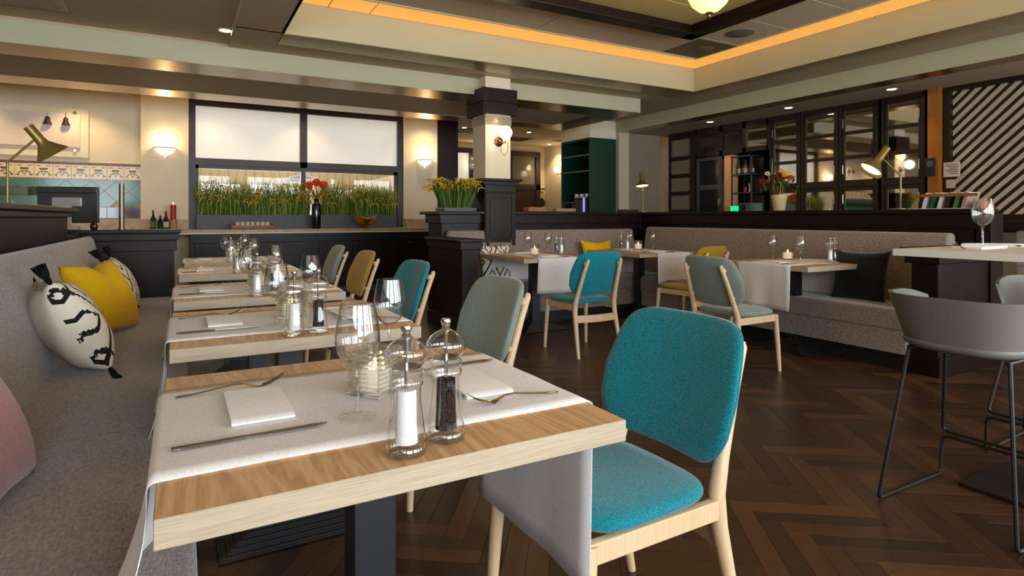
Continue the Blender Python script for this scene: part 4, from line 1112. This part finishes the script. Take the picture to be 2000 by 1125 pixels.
# ------------------------------------------------------------------ bar wall: display cabinets, recess, honey post, slatted screen
MIRR, nt, bs = newmat('dark_mirror'); bs.inputs['Base Color'].default_value = (.50, .47, .43, 1); bs.inputs['Metallic'].default_value = 1; bs.inputs['Roughness'].default_value = .03
DPANE = MIRR
CAB = wood('cabinet_wood', srgb(20, 11, 8), srgb(36, 21, 15), 'z', 5, .35, rings=False)
def bay(y0, y1, label, rows, handle, zlow=1.53):
    t = thing('display_cabinet', label, 'cabinet', (0, 0, 0), 0.0, 'glazed display cabinets of the bar wall')
    X = 7.45
    MB().box(X+.03, X+.30, y0-.03, y1+.03, 0, 2.60).build('carcass', CAB, t)
    MB().box(X-.01, X+.03, y0-.035, y0-.005, 0, 2.60, bev=.003).box(X-.01, X+.03, y1+.005, y1+.035, 0, 2.60, bev=.003).box(X-.012, X+.03, y0-.035, y1+.035, 2.545, 2.60, bev=.003).box(X-.012, X+.03, y0-.035, y1+.035, zlow+.015, zlow+.075, bev=.003).build('face_frame', CAB, t)
    m = MB(); w = .035
    zs = [zlow+.08] + rows + [2.54]
    m.box(X, X+.028, y0, y0+w, zs[0], zs[-1], bev=.002).box(X, X+.028, y1-w, y1, zs[0], zs[-1], bev=.002)
    for z in zs: m.box(X, X+.028, y0+w, y1-w, z-.022, z+.022, bev=.002)
    d = m.build('upper_door', CAB, t)
    for a, b_ in zip(zs, zs[1:]): MB().box(X+.012, X+.018, y0+w, y1-w, a+.022, b_-.022).build('pane', DPANE, d)
    hy = y0+.018 if handle < 0 else y1-.018
    MB().box(X-.022, X-.012, hy-.005, hy+.005, zs[0]+.10, zs[0]+.22, bev=.003).box(X-.016, X, hy-.004, hy+.004, zs[0]+.12, zs[0]+.128).box(X-.016, X, hy-.004, hy+.004, zs[0]+.19, zs[0]+.198).build('handle', CHROME, d)
    MB().box(X-.022, X-.012, hy-.005, hy+.005, 2.30, 2.42, bev=.003).build('handle', CHROME, d)
    m = MB()
    m.box(X, X+.028, y0, y0+w, .9, zlow+.01, bev=.002).box(X, X+.028, y1-w, y1, .9, zlow+.01, bev=.002).box(X, X+.028, y0+w, y1-w, zlow-.035, zlow+.01, bev=.002).box(X, X+.028, y0+w, y1-w, .9, .95, bev=.002)
    d = m.build('lower_door', CAB, t)
    MB().box(X+.012, X+.018, y0+w, y1-w, .95, zlow-.035).build('pane', DPANE, d)
    MB().box(X-.022, X-.012, hy-.005, hy+.005, zlow-.2, zlow-.08, bev=.003).build('handle', CHROME, d)
R3 = [1.925, 2.235]
bay(3.67, 4.08, 'glazed cabinet beside the honey coloured post', R3, -1)
bay(4.19, 4.61, 'glazed cabinet behind the glowing gold lamp', R3, 1)
bay(4.69, 5.15, 'glazed cabinet between the flowers and the glowing lamp', R3, -1)
bay(5.23, 5.65, 'glazed cabinet behind the bouquet of flowers', R3, 1)
t = thing('display_cabinet', 'narrow lattice cabinet against the grey wall', 'cabinet', (0, 0, 0), 0.0, 'glazed display cabinets of the bar wall')
MB().box(7.48, 7.75, 7.13, 7.70, 0, 2.60).build('carcass', CAB, t)
m = MB().box(7.44, 7.48, 7.10, 7.20, 0, 2.60).box(7.44, 7.48, 7.65, 7.72, 0, 2.60)
zz = [1.25, 1.56, 1.86, 2.16, 2.52]
for z in zz: m.box(7.44, 7.48, 7.2, 7.65, z-.035, z+.035)
d = m.build('lattice_frame', CAB, t)
for a, b_ in zip(zz, zz[1:]): MB().box(7.46, 7.466, 7.2, 7.65, a+.035, b_-.035).build('pane', DPANE, d)
# recess with a steel door, warm wall strip and bottle shelves
SB('wall_recess', paint('recess_dark', srgb(16, 13, 12), .6), 8.2, 8.24, 5.60, 7.14, 0, 2.6)
t = thing('display_cabinet', 'dark overhead cabinet above the bottle shelves', 'cabinet', (0, 0, 0), 0.0, 'glazed display cabinets of the bar wall')
MB().box(7.47, 8.0, 5.70, 7.09, 2.14, 2.60).build('carcass', CAB, t)
m = MB()
ysb = [5.70, 6.12, 6.56, 7.09]
for y in ysb: m.box(7.43, 7.47, y-.03, y+.03, 2.14, 2.60)
m.box(7.43, 7.47, 5.7, 7.09, 2.14, 2.21).box(7.43, 7.47, 5.7, 7.09, 2.50, 2.60)
d = m.build('face_frame', CAB, t)
for k, (a, b_) in enumerate(zip(ysb, ysb[1:])): MB().box(7.455, 7.46, a+.03, b_-.03, 2.21, 2.50).build('pane', DPANE if k == 0 else paint('smoke_pane', srgb(30, 26, 22), .15), d)
SDOOR = paint('steel_blue_frame', srgb(74, 76, 84), .4, .3, .05)
dr = struct(MB().box(7.43, 7.47, 6.57, 6.62, 0, 2.12, bev=.003).box(7.43, 7.47, 7.02, 7.07, 0, 2.12, bev=.003).box(7.43, 7.47, 6.62, 7.02, 2.07, 2.12).box(7.43, 7.47, 6.62, 7.02, 1.60, 1.68).box(7.43, 7.47, 6.62, 7.02, 0, .9).build('door_1', SDOOR))
for a, b_ in ((.9, 1.60), (1.68, 2.07)): MB().box(7.447, 7.453, 6.62, 7.02, a, b_).build('pane', paint('dark_door_glass', srgb(34, 30, 30), .06), dr)
MB().box(7.41, 7.43, 6.585, 6.605, 1.35, 1.45, bev=.004).build('door_handle', CHROME, dr)
SB('trim_22', paint('orange_lit_wall', srgb(226, 164, 118), .7, var=.03), 7.46, 7.62, 6.39, 6.52, 0, 2.13)  # orange light on this wall strip is put into its paint
t = thing('bottle_shelf', 'steel framed open shelf of bottles beside the orange-lit strip', 'shelf', (0, 0, 0))
for x, y in ((7.46, 6.01), (7.46, 6.37), (7.74, 6.01), (7.74, 6.37)): MB().box(x, x+.02, y, y+.02, 0, 2.10).build('upright', SDOOR, t)
for z in (1.52, 1.80, 2.08): MB().box(7.46, 7.76, 6.01, 6.39, z, z+.018).build('shelf_board', SDOOR, t)
MB().box(7.75, 7.77, 6.01, 6.39, .5, 2.1).build('back_panel', CAB, t)
BC = [(srgb(44, 60, 40), srgb(196, 190, 178)), (srgb(70, 48, 30), srgb(150, 60, 46)), (srgb(90, 96, 92), srgb(190, 188, 182)), (srgb(40, 30, 26), srgb(150, 110, 90)), (srgb(60, 66, 58), srgb(170, 168, 160))]
for k in range(5):
    c, l = BC[k]
    t = thing('spirit_bottle', ['dark green', 'amber', 'clear grey', 'dark brown', 'olive grey'][k] + ' spirit bottle on the upper steel shelf', 'bottle', (7.56 + .03*(k % 2), 6.07 + k*.062, 1.818), 0.0, 'spirit bottles on the steel shelf')
    h = .20 + .012*((k*3) % 5)
    MB().lathe([(0, 0), (.024, 0), (.026, .005), (.026, h*.6), (.010, h*.78), (.010, h), (0, h)], 12).build('flask', paint('spirit_%d' % k, c, .1, coat=.5), t)
    MB().lathe([(.0265, h*.1), (.0265, h*.42)], 12).build('label', paint('spirit_label_%d' % k, l, .6), t)
tag(MB().lathe([(0, 0), (.036, 0), (.034, .06), (.040, .135), (.036, .135), (.03, .06), (0, .01)], 16).build('ice_bucket', STEEL, None, (7.56, 6.10, 1.538)), 'shiny metal beaker on the lower steel shelf', 'beaker')
tag(MB().lathe([(0, 0), (.026, 0), (.028, .07), (.02, .09), (0, .095)], 14).build('spice_jar', paint('rust_jar', srgb(140, 52, 40), .4), None, (7.56, 6.20, 1.538)), 'small rust red jar on the lower steel shelf', 'jar')
# glass crates with a green glow
t = thing('glass_crate', 'green lit crate of glasses on the bar counter', 'crate', (7.1, 5.79, 1.12))
MB().box(-.15, .15, -.115, .115, 0, .02).build('crate_floor', SDOOR, t)
MB().box(-.15, .15, .02, .03, .02, .22).build('divider', SDOOR, t)
MB().box(-.152, -.148, .03, .17, .02, .20).build('lit_panel', glow('green_light', (.0, .55, .16, 1), 1.3), t)
for y in (-.13, .02): MB().box(-.15, .15, y-.004, y+.004, .0, .24).build('side_panel', paint('crate_smoke', srgb(40, 60, 52), .3), t)
SB('trim_23', CAB, 6.85, 7.38, 5.0, 7.0, 0, 1.118)
for k in range(6):
    tag(place('tumbler', gme, None, (7.0 + .07*(k % 2), 5.62 + .045*(k//2)*1.6, 1.12)), ORD[k] + ' clear bar tumbler beside the green lit crate', 'glass', 'bar tumblers by the green crate')
SB('column_honey', HONEY, 7.36, 7.75, 3.455, 3.565, 0, 2.605)
# slatted screen
t = thing('slatted_screen', 'dark framed screen of pale diagonal slats beside the honey post', 'screen', (0, 0, 0))
Y0, Y1, ZB, ZT = 1.2, 3.37, 1.19, 2.55
MB().box(7.50, 7.54, Y0, Y1+.06, 1.0, 2.60).build('backing', paint('screen_dark', srgb(24, 14, 11), .6), t)
MB().box(7.44, 7.50, Y1, Y1+.07, 1.0, 2.60, bev=.004).box(7.44, 7.50, Y0, Y1, ZT, 2.60, bev=.004).box(7.44, 7.50, Y0, Y1, 1.10, ZB, bev=.004).build('frame', CAB, t)
SL = paint('pale_slat', srgb(186, 166, 142), .6, var=.04)
P = .117; hw = .0205
for k in range(0, 48):
    c0 = Y1 - 0.03 - k*P + ZB       # slat centre line: y + ... rises towards -y
    # line through (Y1 - k*P', ZB) going up as y falls
    s = k*P
    base = (Y1 + 1.40 - s, ZB)
    d = (-math.cos(math.radians(44)), math.sin(math.radians(44))); n_ = (d[1], -d[0])
    L = 4.0
    poly = [(base[0]-d[0]*L+n_[0]*hw, base[1]-d[1]*L+n_[1]*hw), (base[0]+d[0]*L+n_[0]*hw, base[1]+d[1]*L+n_[1]*hw), (base[0]+d[0]*L-n_[0]*hw, base[1]+d[1]*L-n_[1]*hw), (base[0]-d[0]*L-n_[0]*hw, base[1]-d[1]*L-n_[1]*hw)]
    for f in (lambda p: p[0]-Y0, lambda p: Y1-p[0], lambda p: p[1]-ZB, lambda p: ZT-p[1]): poly = clip(poly, f) if poly else poly
    if len(poly) >= 3: MB().prism(poly, 7.488, 7.502, 'x').build('slat', SL, t)
# plaques and intercom by the screen
t = thing('wall_intercom', 'black intercom on the honey coloured post', 'intercom', (7.355, 3.53, 1.72))
MB().box(-.02, 0, -.05, .05, -.1, .1, bev=.004).build('housing', BLACK, t)
MB().box(-.024, -.018, -.03, .03, .01, .07).build('grille', PLANTER, t)
t = thing('notice_plaque', 'pale notice plaque with rows of print beside the slats', 'sign', (7.432, 3.35, 1.68), 0.0, 'plaques by the slatted screen')
MB().box(-.006, .002, -.075, .085, -.075, .085).build('board', paint('plaque_pale', srgb(206, 190, 170), .5), t)
for k in range(6): MB().box(-.0075, -.006, -.06, .065 - .02*(k % 3), .055-k*.02, .062-k*.02).build('print_line', CAB, t)
tag(MB().box(-.006, .002, -.04, .05, -.05, .045, bev=.001).build('notice_plaque', paint('plaque_tan', srgb(186, 164, 140), .5), None, (7.432, 3.36, 1.53)), 'small plain tan plaque under the larger plaque', 'sign', 'plaques by the slatted screen')
# bench beyond the screen
t = thing('upholstered_bench', 'grey bench back under the slatted screen, mostly hidden', 'bench', (0, 0, 0))
MB().box(7.05, 7.40, .6, 2.65, .47, 1.03, bev=.03).build('back_cushion', GREYB, t)
MB().box(6.6, 7.05, .6, 2.65, .15, .47, bev=.03).build('seat_cushion', GREYB, t)
MB().box(7.0, 7.42, .6, 2.72, 1.04, 1.12, bev=.005).build('top_rail', CAB, t)
MB().box(6.65, 7.40, .6, 2.65, 0, .15).build('plinth', PLATE, t)

# ------------------------------------------------------------------ green cabinet with the coffee machine
t = thing('shelf_cabinet', 'tall bottle green cabinet with open shelves', 'cabinet', (0, 0, 0))
MB().box(5.95, 6.50, 8.0, 8.03, 0, 2.485).build('side_panel', GREEN, t)
MB().box(5.95, 6.50, 8.82, 8.85, 0, 2.485).build('side_panel', GREEN, t)
MB().box(5.95, 6.50, 8.03, 8.82, 2.45, 2.485).build('top_panel', GREEN, t)
MB().box(6.46, 6.50, 8.03, 8.82, 0, 2.45).build('back_panel', GREEN, t)
GEDGE = paint('green_edge', srgb(120, 146, 120), .4)
for z in (1.93, 2.20): MB().box(5.95, 6.46, 8.03, 8.82, z, z+.018).build('shelf_board', GEDGE, t)
MB().box(5.95, 6.46, 8.03, 8.82, 1.06, 1.09).build('counter_board', GEDGE, t)
t = thing('coffee_machine', 'dark coffee machine with a blue lit edge in the green cabinet', 'coffee machine', (6.12, 8.27, 1.09))
MB().box(-.15, .2, -.17, .22, 0, .40, bev=.01).build('machine_body', BLACK, t)
MB().box(-.156, -.15, -.02, .20, .10, .36).build('front_plate', paint('machine_grey', srgb(84, 84, 84), .35, .5), t)
MB().box(-.157, -.15, -.10, -.055, .04, .40).build('blue_strip', glow('blue_light', (.10, .12, 1, 1), 2.2), t)
MB().box(-.15, .2, -.17, .22, .40, .415).build('cup_tray', CHROME, t)
for k in range(5): tag(MB().lathe([(0, 0), (.03, 0), (.042, .05), (.038, .05), (.028, .006), (0, .006)], 14).build('coffee_cup', NAPKIN, None, (6.0 + .05*(k % 2), 8.14 + k*.075, 1.505)), ORD[k] + ' white cup from the blue light on top of the coffee machine', 'cup', 'cups on the coffee machine')
t = thing('cup_rack', 'small steel rack beside the coffee machine', 'rack', (6.08, 8.66, 1.09))
for x in (-.1, .1):
    for y in (-.13, .13): MB().box(x-.006, x+.006, y-.006, y+.006, 0, .34).build('post', CHROME, t)
for z in (.10, .32): MB().box(-.106, .106, -.136, .136, z, z+.008).build('rack_shelf', CHROME, t)
for k in range(3): tag(MB().lathe([(0, 0), (.03, 0), (.042, .05), (.038, .05), (.028, .006), (0, .006)], 14).build('coffee_cup', NAPKIN, None, (6.05, 8.58 + k*.085, 1.198)), ORD[k] + ' white cup from the coffee machine on the small steel rack', 'cup', 'cups on the steel rack')

# ------------------------------------------------------------------ ceiling lights
LENS = glow('downlight_lens', (1.0, .86, .62, 1), 16)
def downlight(label, x, y, z, power=14, group=None, cone=115):
    t = thing('downlight', label, 'lamp', (x, y, z), 0.0, group)
    MB().lathe([(.048, 0), (.066, -.002), (.068, -.006), (.05, -.008), (.046, -.002)], 24).build('ring', paint('white_trim', srgb(226, 216, 196), .4), t)
    MB().lathe([(0, -.003), (.046, -.003)], 20).build('lens', LENS, t)
    if power: light('SPOT', 'downlight_beam', (x, y, z-.03), power, WARM, spot_size=math.radians(cone), spot_blend=.6, shadow_soft_size=.05)
downlight('recessed downlight beside the ceiling beam over the bench row', .345, 5.84, 2.82, 22)
for k, y in enumerate((3.758, 5.06, 6.39)): downlight('recessed downlight over the bar, ' + ('closest to the slatted screen', 'middle of three', 'closest to the grey wall')[k], 7.0, y, 2.605, 9, 'bar downlights')
for k, (x, y) in enumerate(((4.977, 10.88), (6.44, 10.8), (7.9, 10.72), (7.97, 12.38))): downlight('recessed downlight in the warm rear room ceiling, ' + ('seen by the dark post', 'between the vents', 'above the green cabinet', 'deepest in the room')[k], x, y, 2.96, 26, 'rear room downlights')
# spots without fittings, added to brighten the back wall
for x, pw in ((-2.4, 26), (-1.2, 30), (.35, 10), (1.7, 12), (3.72, 16)): light('SPOT', 'added_wall_spot', (x, 9.45, 2.93), pw, WARM, spot_size=math.radians(115), spot_blend=.6, shadow_soft_size=.05)
for k, (x, y, l) in enumerate(((5.3, 11.2, 'beside the dark post'), (6.75, 11.9, 'right behind the globe lamp'), (8.0, 11.5, 'above the green cabinet'))):
    v = thing('air_vent', 'square olive air vent in the rear room ceiling ' + l.replace('right ', ''), 'vent', (x, y, 2.96), 0.0, 'rear room vents')
    MB().box(-.3, .3, -.3, .3, -.012, 0, bev=.003).build('plate', paint('vent_brown', srgb(116, 96, 62), .6), v)
    for q in range(5): MB().box(-.25, .25, -.22+q*.1, -.18+q*.1, -.016, -.012).build('louvre', paint('vent_dark', srgb(70, 58, 40), .6), v)
# pendant bowl in the coffer
t = thing('pendant_lamp', 'amber glass bowl lamp hanging in the dark ceiling frame', 'lamp', (3.31, 3.03, 3.08))
MB().lathe([(0, 0), (.07, 0), (.065, -.02), (.02, -.035), (.012, -.05), (.012, -.26), (0, -.26)], 20).build('canopy', BRASS, t)
AMB, nt, bs = newmat('amber_bowl_glass'); bs.inputs['Base Color'].default_value = (1, .82, .45, 1); bs.inputs['Roughness'].default_value = .3
bs.inputs['Emission Color'].default_value = (1, .66, .20, 1); bs.inputs['Emission Strength'].default_value = 1.5
MB().lathe([(0, -.455), (.03, -.453), (.075, -.435), (.12, -.395), (.148, -.34), (.158, -.28), (.15, -.28), (.14, -.34), (.11, -.39), (.06, -.43), (0, -.445)], 36).build('bowl', AMB, t, smooth=70)
MB().lathe([(0, -.45), (.026, -.452), (.03, -.46), (.014, -.472), (.012, -.48), (.018, -.488), (.01, -.50), (0, -.505)], 16).build('finial', BRASS, t)
MB().lathe([(0, -.30), (.03, -.31), (.035, -.35), (.02, -.39), (0, -.40)], 14).build('bulb', glow('bulb', (1, .8, .45, 1), 20), t)
light('POINT', 'pendant_light', (3.31, 3.03, 2.92), 22, (1, .76, .38), shadow_soft_size=.06)
# globe sconces on the column
GLOBE = glow('opal_globe', (1.0, .88, .66, 1), 6)
def globe(label, loc, rot, k=1.0):
    t = thing('globe_sconce', label, 'lamp', loc, rot, 'opal globe sconces')
    MB().lathe([(0, 0), (.055, 0), (.058, .008), (.03, .02), (.018, .05), (0, .052)], 20, M=Matrix.Rotation(PI/2, 4, 'X')).build('wall_plate', metal('copper_bronze', srgb(122, 84, 58), .35), t)
    MB().tube([(0, -.04, 0), (0, -.10, -.02), (0, -.17, -.03), (0, -.17, -.005)], .009, 8).build('arm', BRASS, t)
    MB().ball((0, -.17, .085), .078, u=24, v=16).build('globe', GLOBE, t)
    m = MB(); m.tube([(.079*math.cos(a), -.17+.079*math.sin(a), .055) for a in [2*PI*q/24 for q in range(25)]], .004, 6); m.build('ring', BRASS, t)
    MB().tube([(0, -.05, -.03), (.005, -.06, -.12), (.03, -.10, -.17), (.05, -.14, -.12), (.03, -.165, -.02)], .003, 6).build('cord', BLACK, t)
    light('POINT', 'globe_light', (loc[0], loc[1], loc[2]+.25), 4, WARM, shadow_soft_size=.08)
globe('opal globe sconce on the sunlit face of the cream column'.replace('sunlit ', 'broad '), (3.24, 6.13, 2.04), 0)
globe('opal globe sconce on the far face of the cream column', (3.07, 6.30, 1.99), (0, 0, -PI/2)) if False else None
globe('opal globe sconce in the rear room, half hidden by the column', (6.15, 12.94, 2.32), 0)
globe('opal globe sconce in the rear room beside the green cabinet', (8.24, 12.2, 2.24), -PI/2)

# ------------------------------------------------------------------ things standing on ledges
t = thing('potted_grass', 'yellow tipped ornamental grass on the pier beside the column', 'plant', (2.80, 6.36, 1.227))
MB().box(-.20, .20, -.14, .14, 0, .04, bev=.005).build('pot', PLANTER, t)
R_ = random.Random(11)
for nm, cols, cnt in (('grass_blades', (srgb(52, 82, 18), srgb(88, 116, 34), srgb(110, 132, 60)), 1700), ('flower_heads', (srgb(212, 168, 30), srgb(226, 190, 60)), 150)):
    m = MB()
    for i in range(cnt):
        a = R_.random()*2*PI; r0 = .13*R_.random()**.5; x, y = 1.4*r0*math.cos(a), r0*math.sin(a)
        h = .22 + .13*R_.random(); out = .02 + .15*R_.random()**1.5
        ex, ey = x + out*math.cos(a), y + out*math.sin(a)
        if nm == 'grass_blades':
            w = .004; b_ = R_.random()*PI; ox, oy = w*math.cos(b_), w*math.sin(b_); q = R_.randrange(3)
            v = [m.b.verts.new(c) for c in ((x-ox, y-oy, .04), (x+ox, y+oy, .04), ((x+ex)/2+ox, (y+ey)/2+oy, .04+h*.6), ((x+ex)/2-ox, (y+ey)/2-oy, .04+h*.6), (ex, ey, .04+h))]
            for f in ((v[0], v[1], v[2], v[3]), (v[3], v[2], v[4])): m.b.faces.new(f).material_index = q
        else:
            L = .05
            m.tube([(ex, ey, h-.02), (ex+math.cos(a)*L*.4, ey+math.sin(a)*L*.4, h+.03), (ex+math.cos(a)*L*1.2, ey+math.sin(a)*L*1.2, h+.035), (ex+math.cos(a)*L*1.9, ey+math.sin(a)*L*1.9, h+.01)], [.003, .008, .008, .002], 5, mi=R_.randrange(2))
    m.build(nm, [paint('%s_pot_%d' % (nm, q), c, .6, var=.15, scale=40) for q, c in enumerate(cols)], t, smooth=0, kind='stuff')
t = thing('bouquet_vase', 'cream vase with a mixed bouquet on the bar side ledge', 'vase', (5.60, 4.16, 1.228))
MB().lathe([(0, 0), (.055, 0), (.06, .01), (.075, .12), (.085, .17), (.08, .17), (.06, .1), (0, .02)], 20).build('vase_body', paint('cream_vase', srgb(196, 172, 122), .4, var=.2, scale=12), t)
R_ = random.Random(3)
m = MB()
for i in range(170):
    d = Vector((R_.gauss(0, 1), R_.gauss(0, 1), abs(R_.gauss(0, .7)))).normalized()*(.10 + .10*R_.random()); c = Vector((0, 0, .22)) + d
    n_ = Vector((R_.gauss(0, 1), R_.gauss(0, 1), R_.gauss(0, 1))).normalized()*.035; u_ = n_.cross(Vector((0, .3, 1))).normalized()*.016
    m.face([c-n_, c+u_, c+n_, c-u_], R_.randrange(2))
m.build('leaves', [paint('leaf_a', srgb(40, 52, 18), .6), paint('leaf_b', srgb(70, 78, 26), .6)], t, smooth=0, kind='stuff')
for k, (dx, dy, dz, c, r) in enumerate(((-.02, .19, .32, srgb(168, 40, 30), .035), (0, .02, .36, srgb(150, 24, 34), .045), (-.02, -.10, .38, srgb(222, 176, 24), .045), (0, -.03, .42, srgb(214, 150, 130), .035), (-.08, .08, .30, srgb(120, 60, 30), .04), (-.05, -.17, .34, srgb(150, 70, 36), .035), (-.06, .1, .40, srgb(206, 196, 150), .03))):
    m = MB(); q = random.Random(k)
    for i in range(22):
        d = Vector((q.gauss(0, 1), q.gauss(0, 1), q.gauss(.2, 1))).normalized(); m.ball((dx+d.x*r*.6, dy+d.y*r*.6, dz+d.z*r*.6), r*.5, (1, 1, .7), 6, 4)
    m.tube([(dx, dy, dz), (dx*.4, dy*.4, .2), (0, 0, .1)], .004, 5)
    m.build('flower', paint('flower_%d' % k, c, .6, var=.2, scale=50), t)
m = MB().tube([(0, .05, .15), (-.01, .08, .40), (-.01, .075, .56)], [.006, .010, .003], 6); m.build('spear_leaf', paint('spear', srgb(96, 130, 50), .5), t)
MENU = [(srgb(206, 206, 214), 'white'), (srgb(8, 84, 52), 'green'), (srgb(214, 206, 196), 'cream'), (srgb(20, 20, 22), 'black'), (srgb(60, 112, 40), 'leaf green'), (srgb(150, 130, 120), 'taupe')]
for k, (c, nm) in enumerate(MENU):
    t = thing('menu_booklet', nm + ' menu booklet leaning in the row on the bar side ledge', 'booklet', (5.60, 2.70 - k*.058, 1.229), (math.radians(14), 0, 0), 'menu booklets on the ledge')
    MB().box(-.10, .10, -.012, .012, 0, .135, bev=.001).build('cover', paint('menu_%d' % k, c, .5, var=.03), t)
    MB().box(-.095, .096, -.010, .010, .002, .137).build('pages', NAPKIN, t)
t = thing('menu_rack', 'pale wooden rail holding the menu booklets upright', 'rack', (5.60, 2.55, 1.228))
MB().box(-.11, .11, -.25, .26, 0, .004).build('rack_base', BARTOP, t)
MB().box(-.11, -.095, -.25, .20, .10, .125, bev=.002).build('rack_rail', HONEY, t)
MB().box(-.11, .11, -.275, -.262, 0, .06, bev=.002).build('rack_end', TRW, t)
tag(MB().box(-.14, .14, -.06, .06, 0, .035, bev=.004).build('black_box', PLATE, None, (5.35, 6.33, 1.229)), 'flat black box on the ledge behind the corner lamp', 'box')
tag(MB().box(-.13, .13, -.07, .07, 0, .055, bev=.006).build('wooden_box', TRW, None, (3.86, 6.33, 1.229)), 'brown wooden box on the ledge beside the column', 'box')
tag(MB().box(-.15, .15, -.05, .05, 0, .042, bev=.004).build('card_box', paint('card_tan', srgb(150, 124, 94), .7), None, (4.30, 6.33, 1.229)), 'tan card box on the ledge between column and corner', 'box')
# point of sale terminal on the low partition
t = thing('till_terminal', 'black till screen seen from behind on the low partition', 'till', (-.83, 6.17, 1.052), math.radians(-14))
t.scale = (.88, .88, .97)
MB().box(-.255, .255, .01, .045, .06, .375, bev=.012).build('screen', BLACK, t)
MB().box(-.25, .25, -.012, .012, .32, .37, bev=.008).build('screen_hump', BLACK, t)
MB().box(-.125, .125, -.02, .012, .20, .285, bev=.012).build('hinge_cover', paint('till_silver', srgb(150, 150, 158), .35, .5), t)
MB().box(-.06, .04, -.025, .0, .03, .21, bev=.006).build('stand', paint('till_grey', srgb(170, 160, 150), .5), t)
MB().box(-.12, .09, -.09, .05, 0, .035, bev=.008).build('foot', paint('till_grey', srgb(170, 160, 150), .5), t)
tag(MB().ball((0, 0, .03), .03, (1, .8, 1.3)).tube([(0, 0, .0), (0, 0, .03)], .012).build('card_reader', BLACK, None, (-.64, 6.11, 1.051)), 'small black card reader at the foot of the till', 'card reader')
tag(MB().lathe([(0, 0), (.03, 0), (.03, .01), (.021, .012), (.021, .40), (0, .40)], 16).build('steel_post', metal('dull_steel', srgb(150, 138, 122), .45), None, (-.45, 6.19, 1.051)), 'brushed steel post standing on the low blue-black partition', 'post')
tag(MB().box(-.75, .9, -.004, .004, -.055, .055, bev=.003).build('glass_shelf', thin_glass('smoked_glass', (.62, .58, .5, 1), (.4, .38, .34, 1)), None, (-1.9, 9.80, 1.505)), 'long smoky glass strip before the green wall tiles', 'screen')
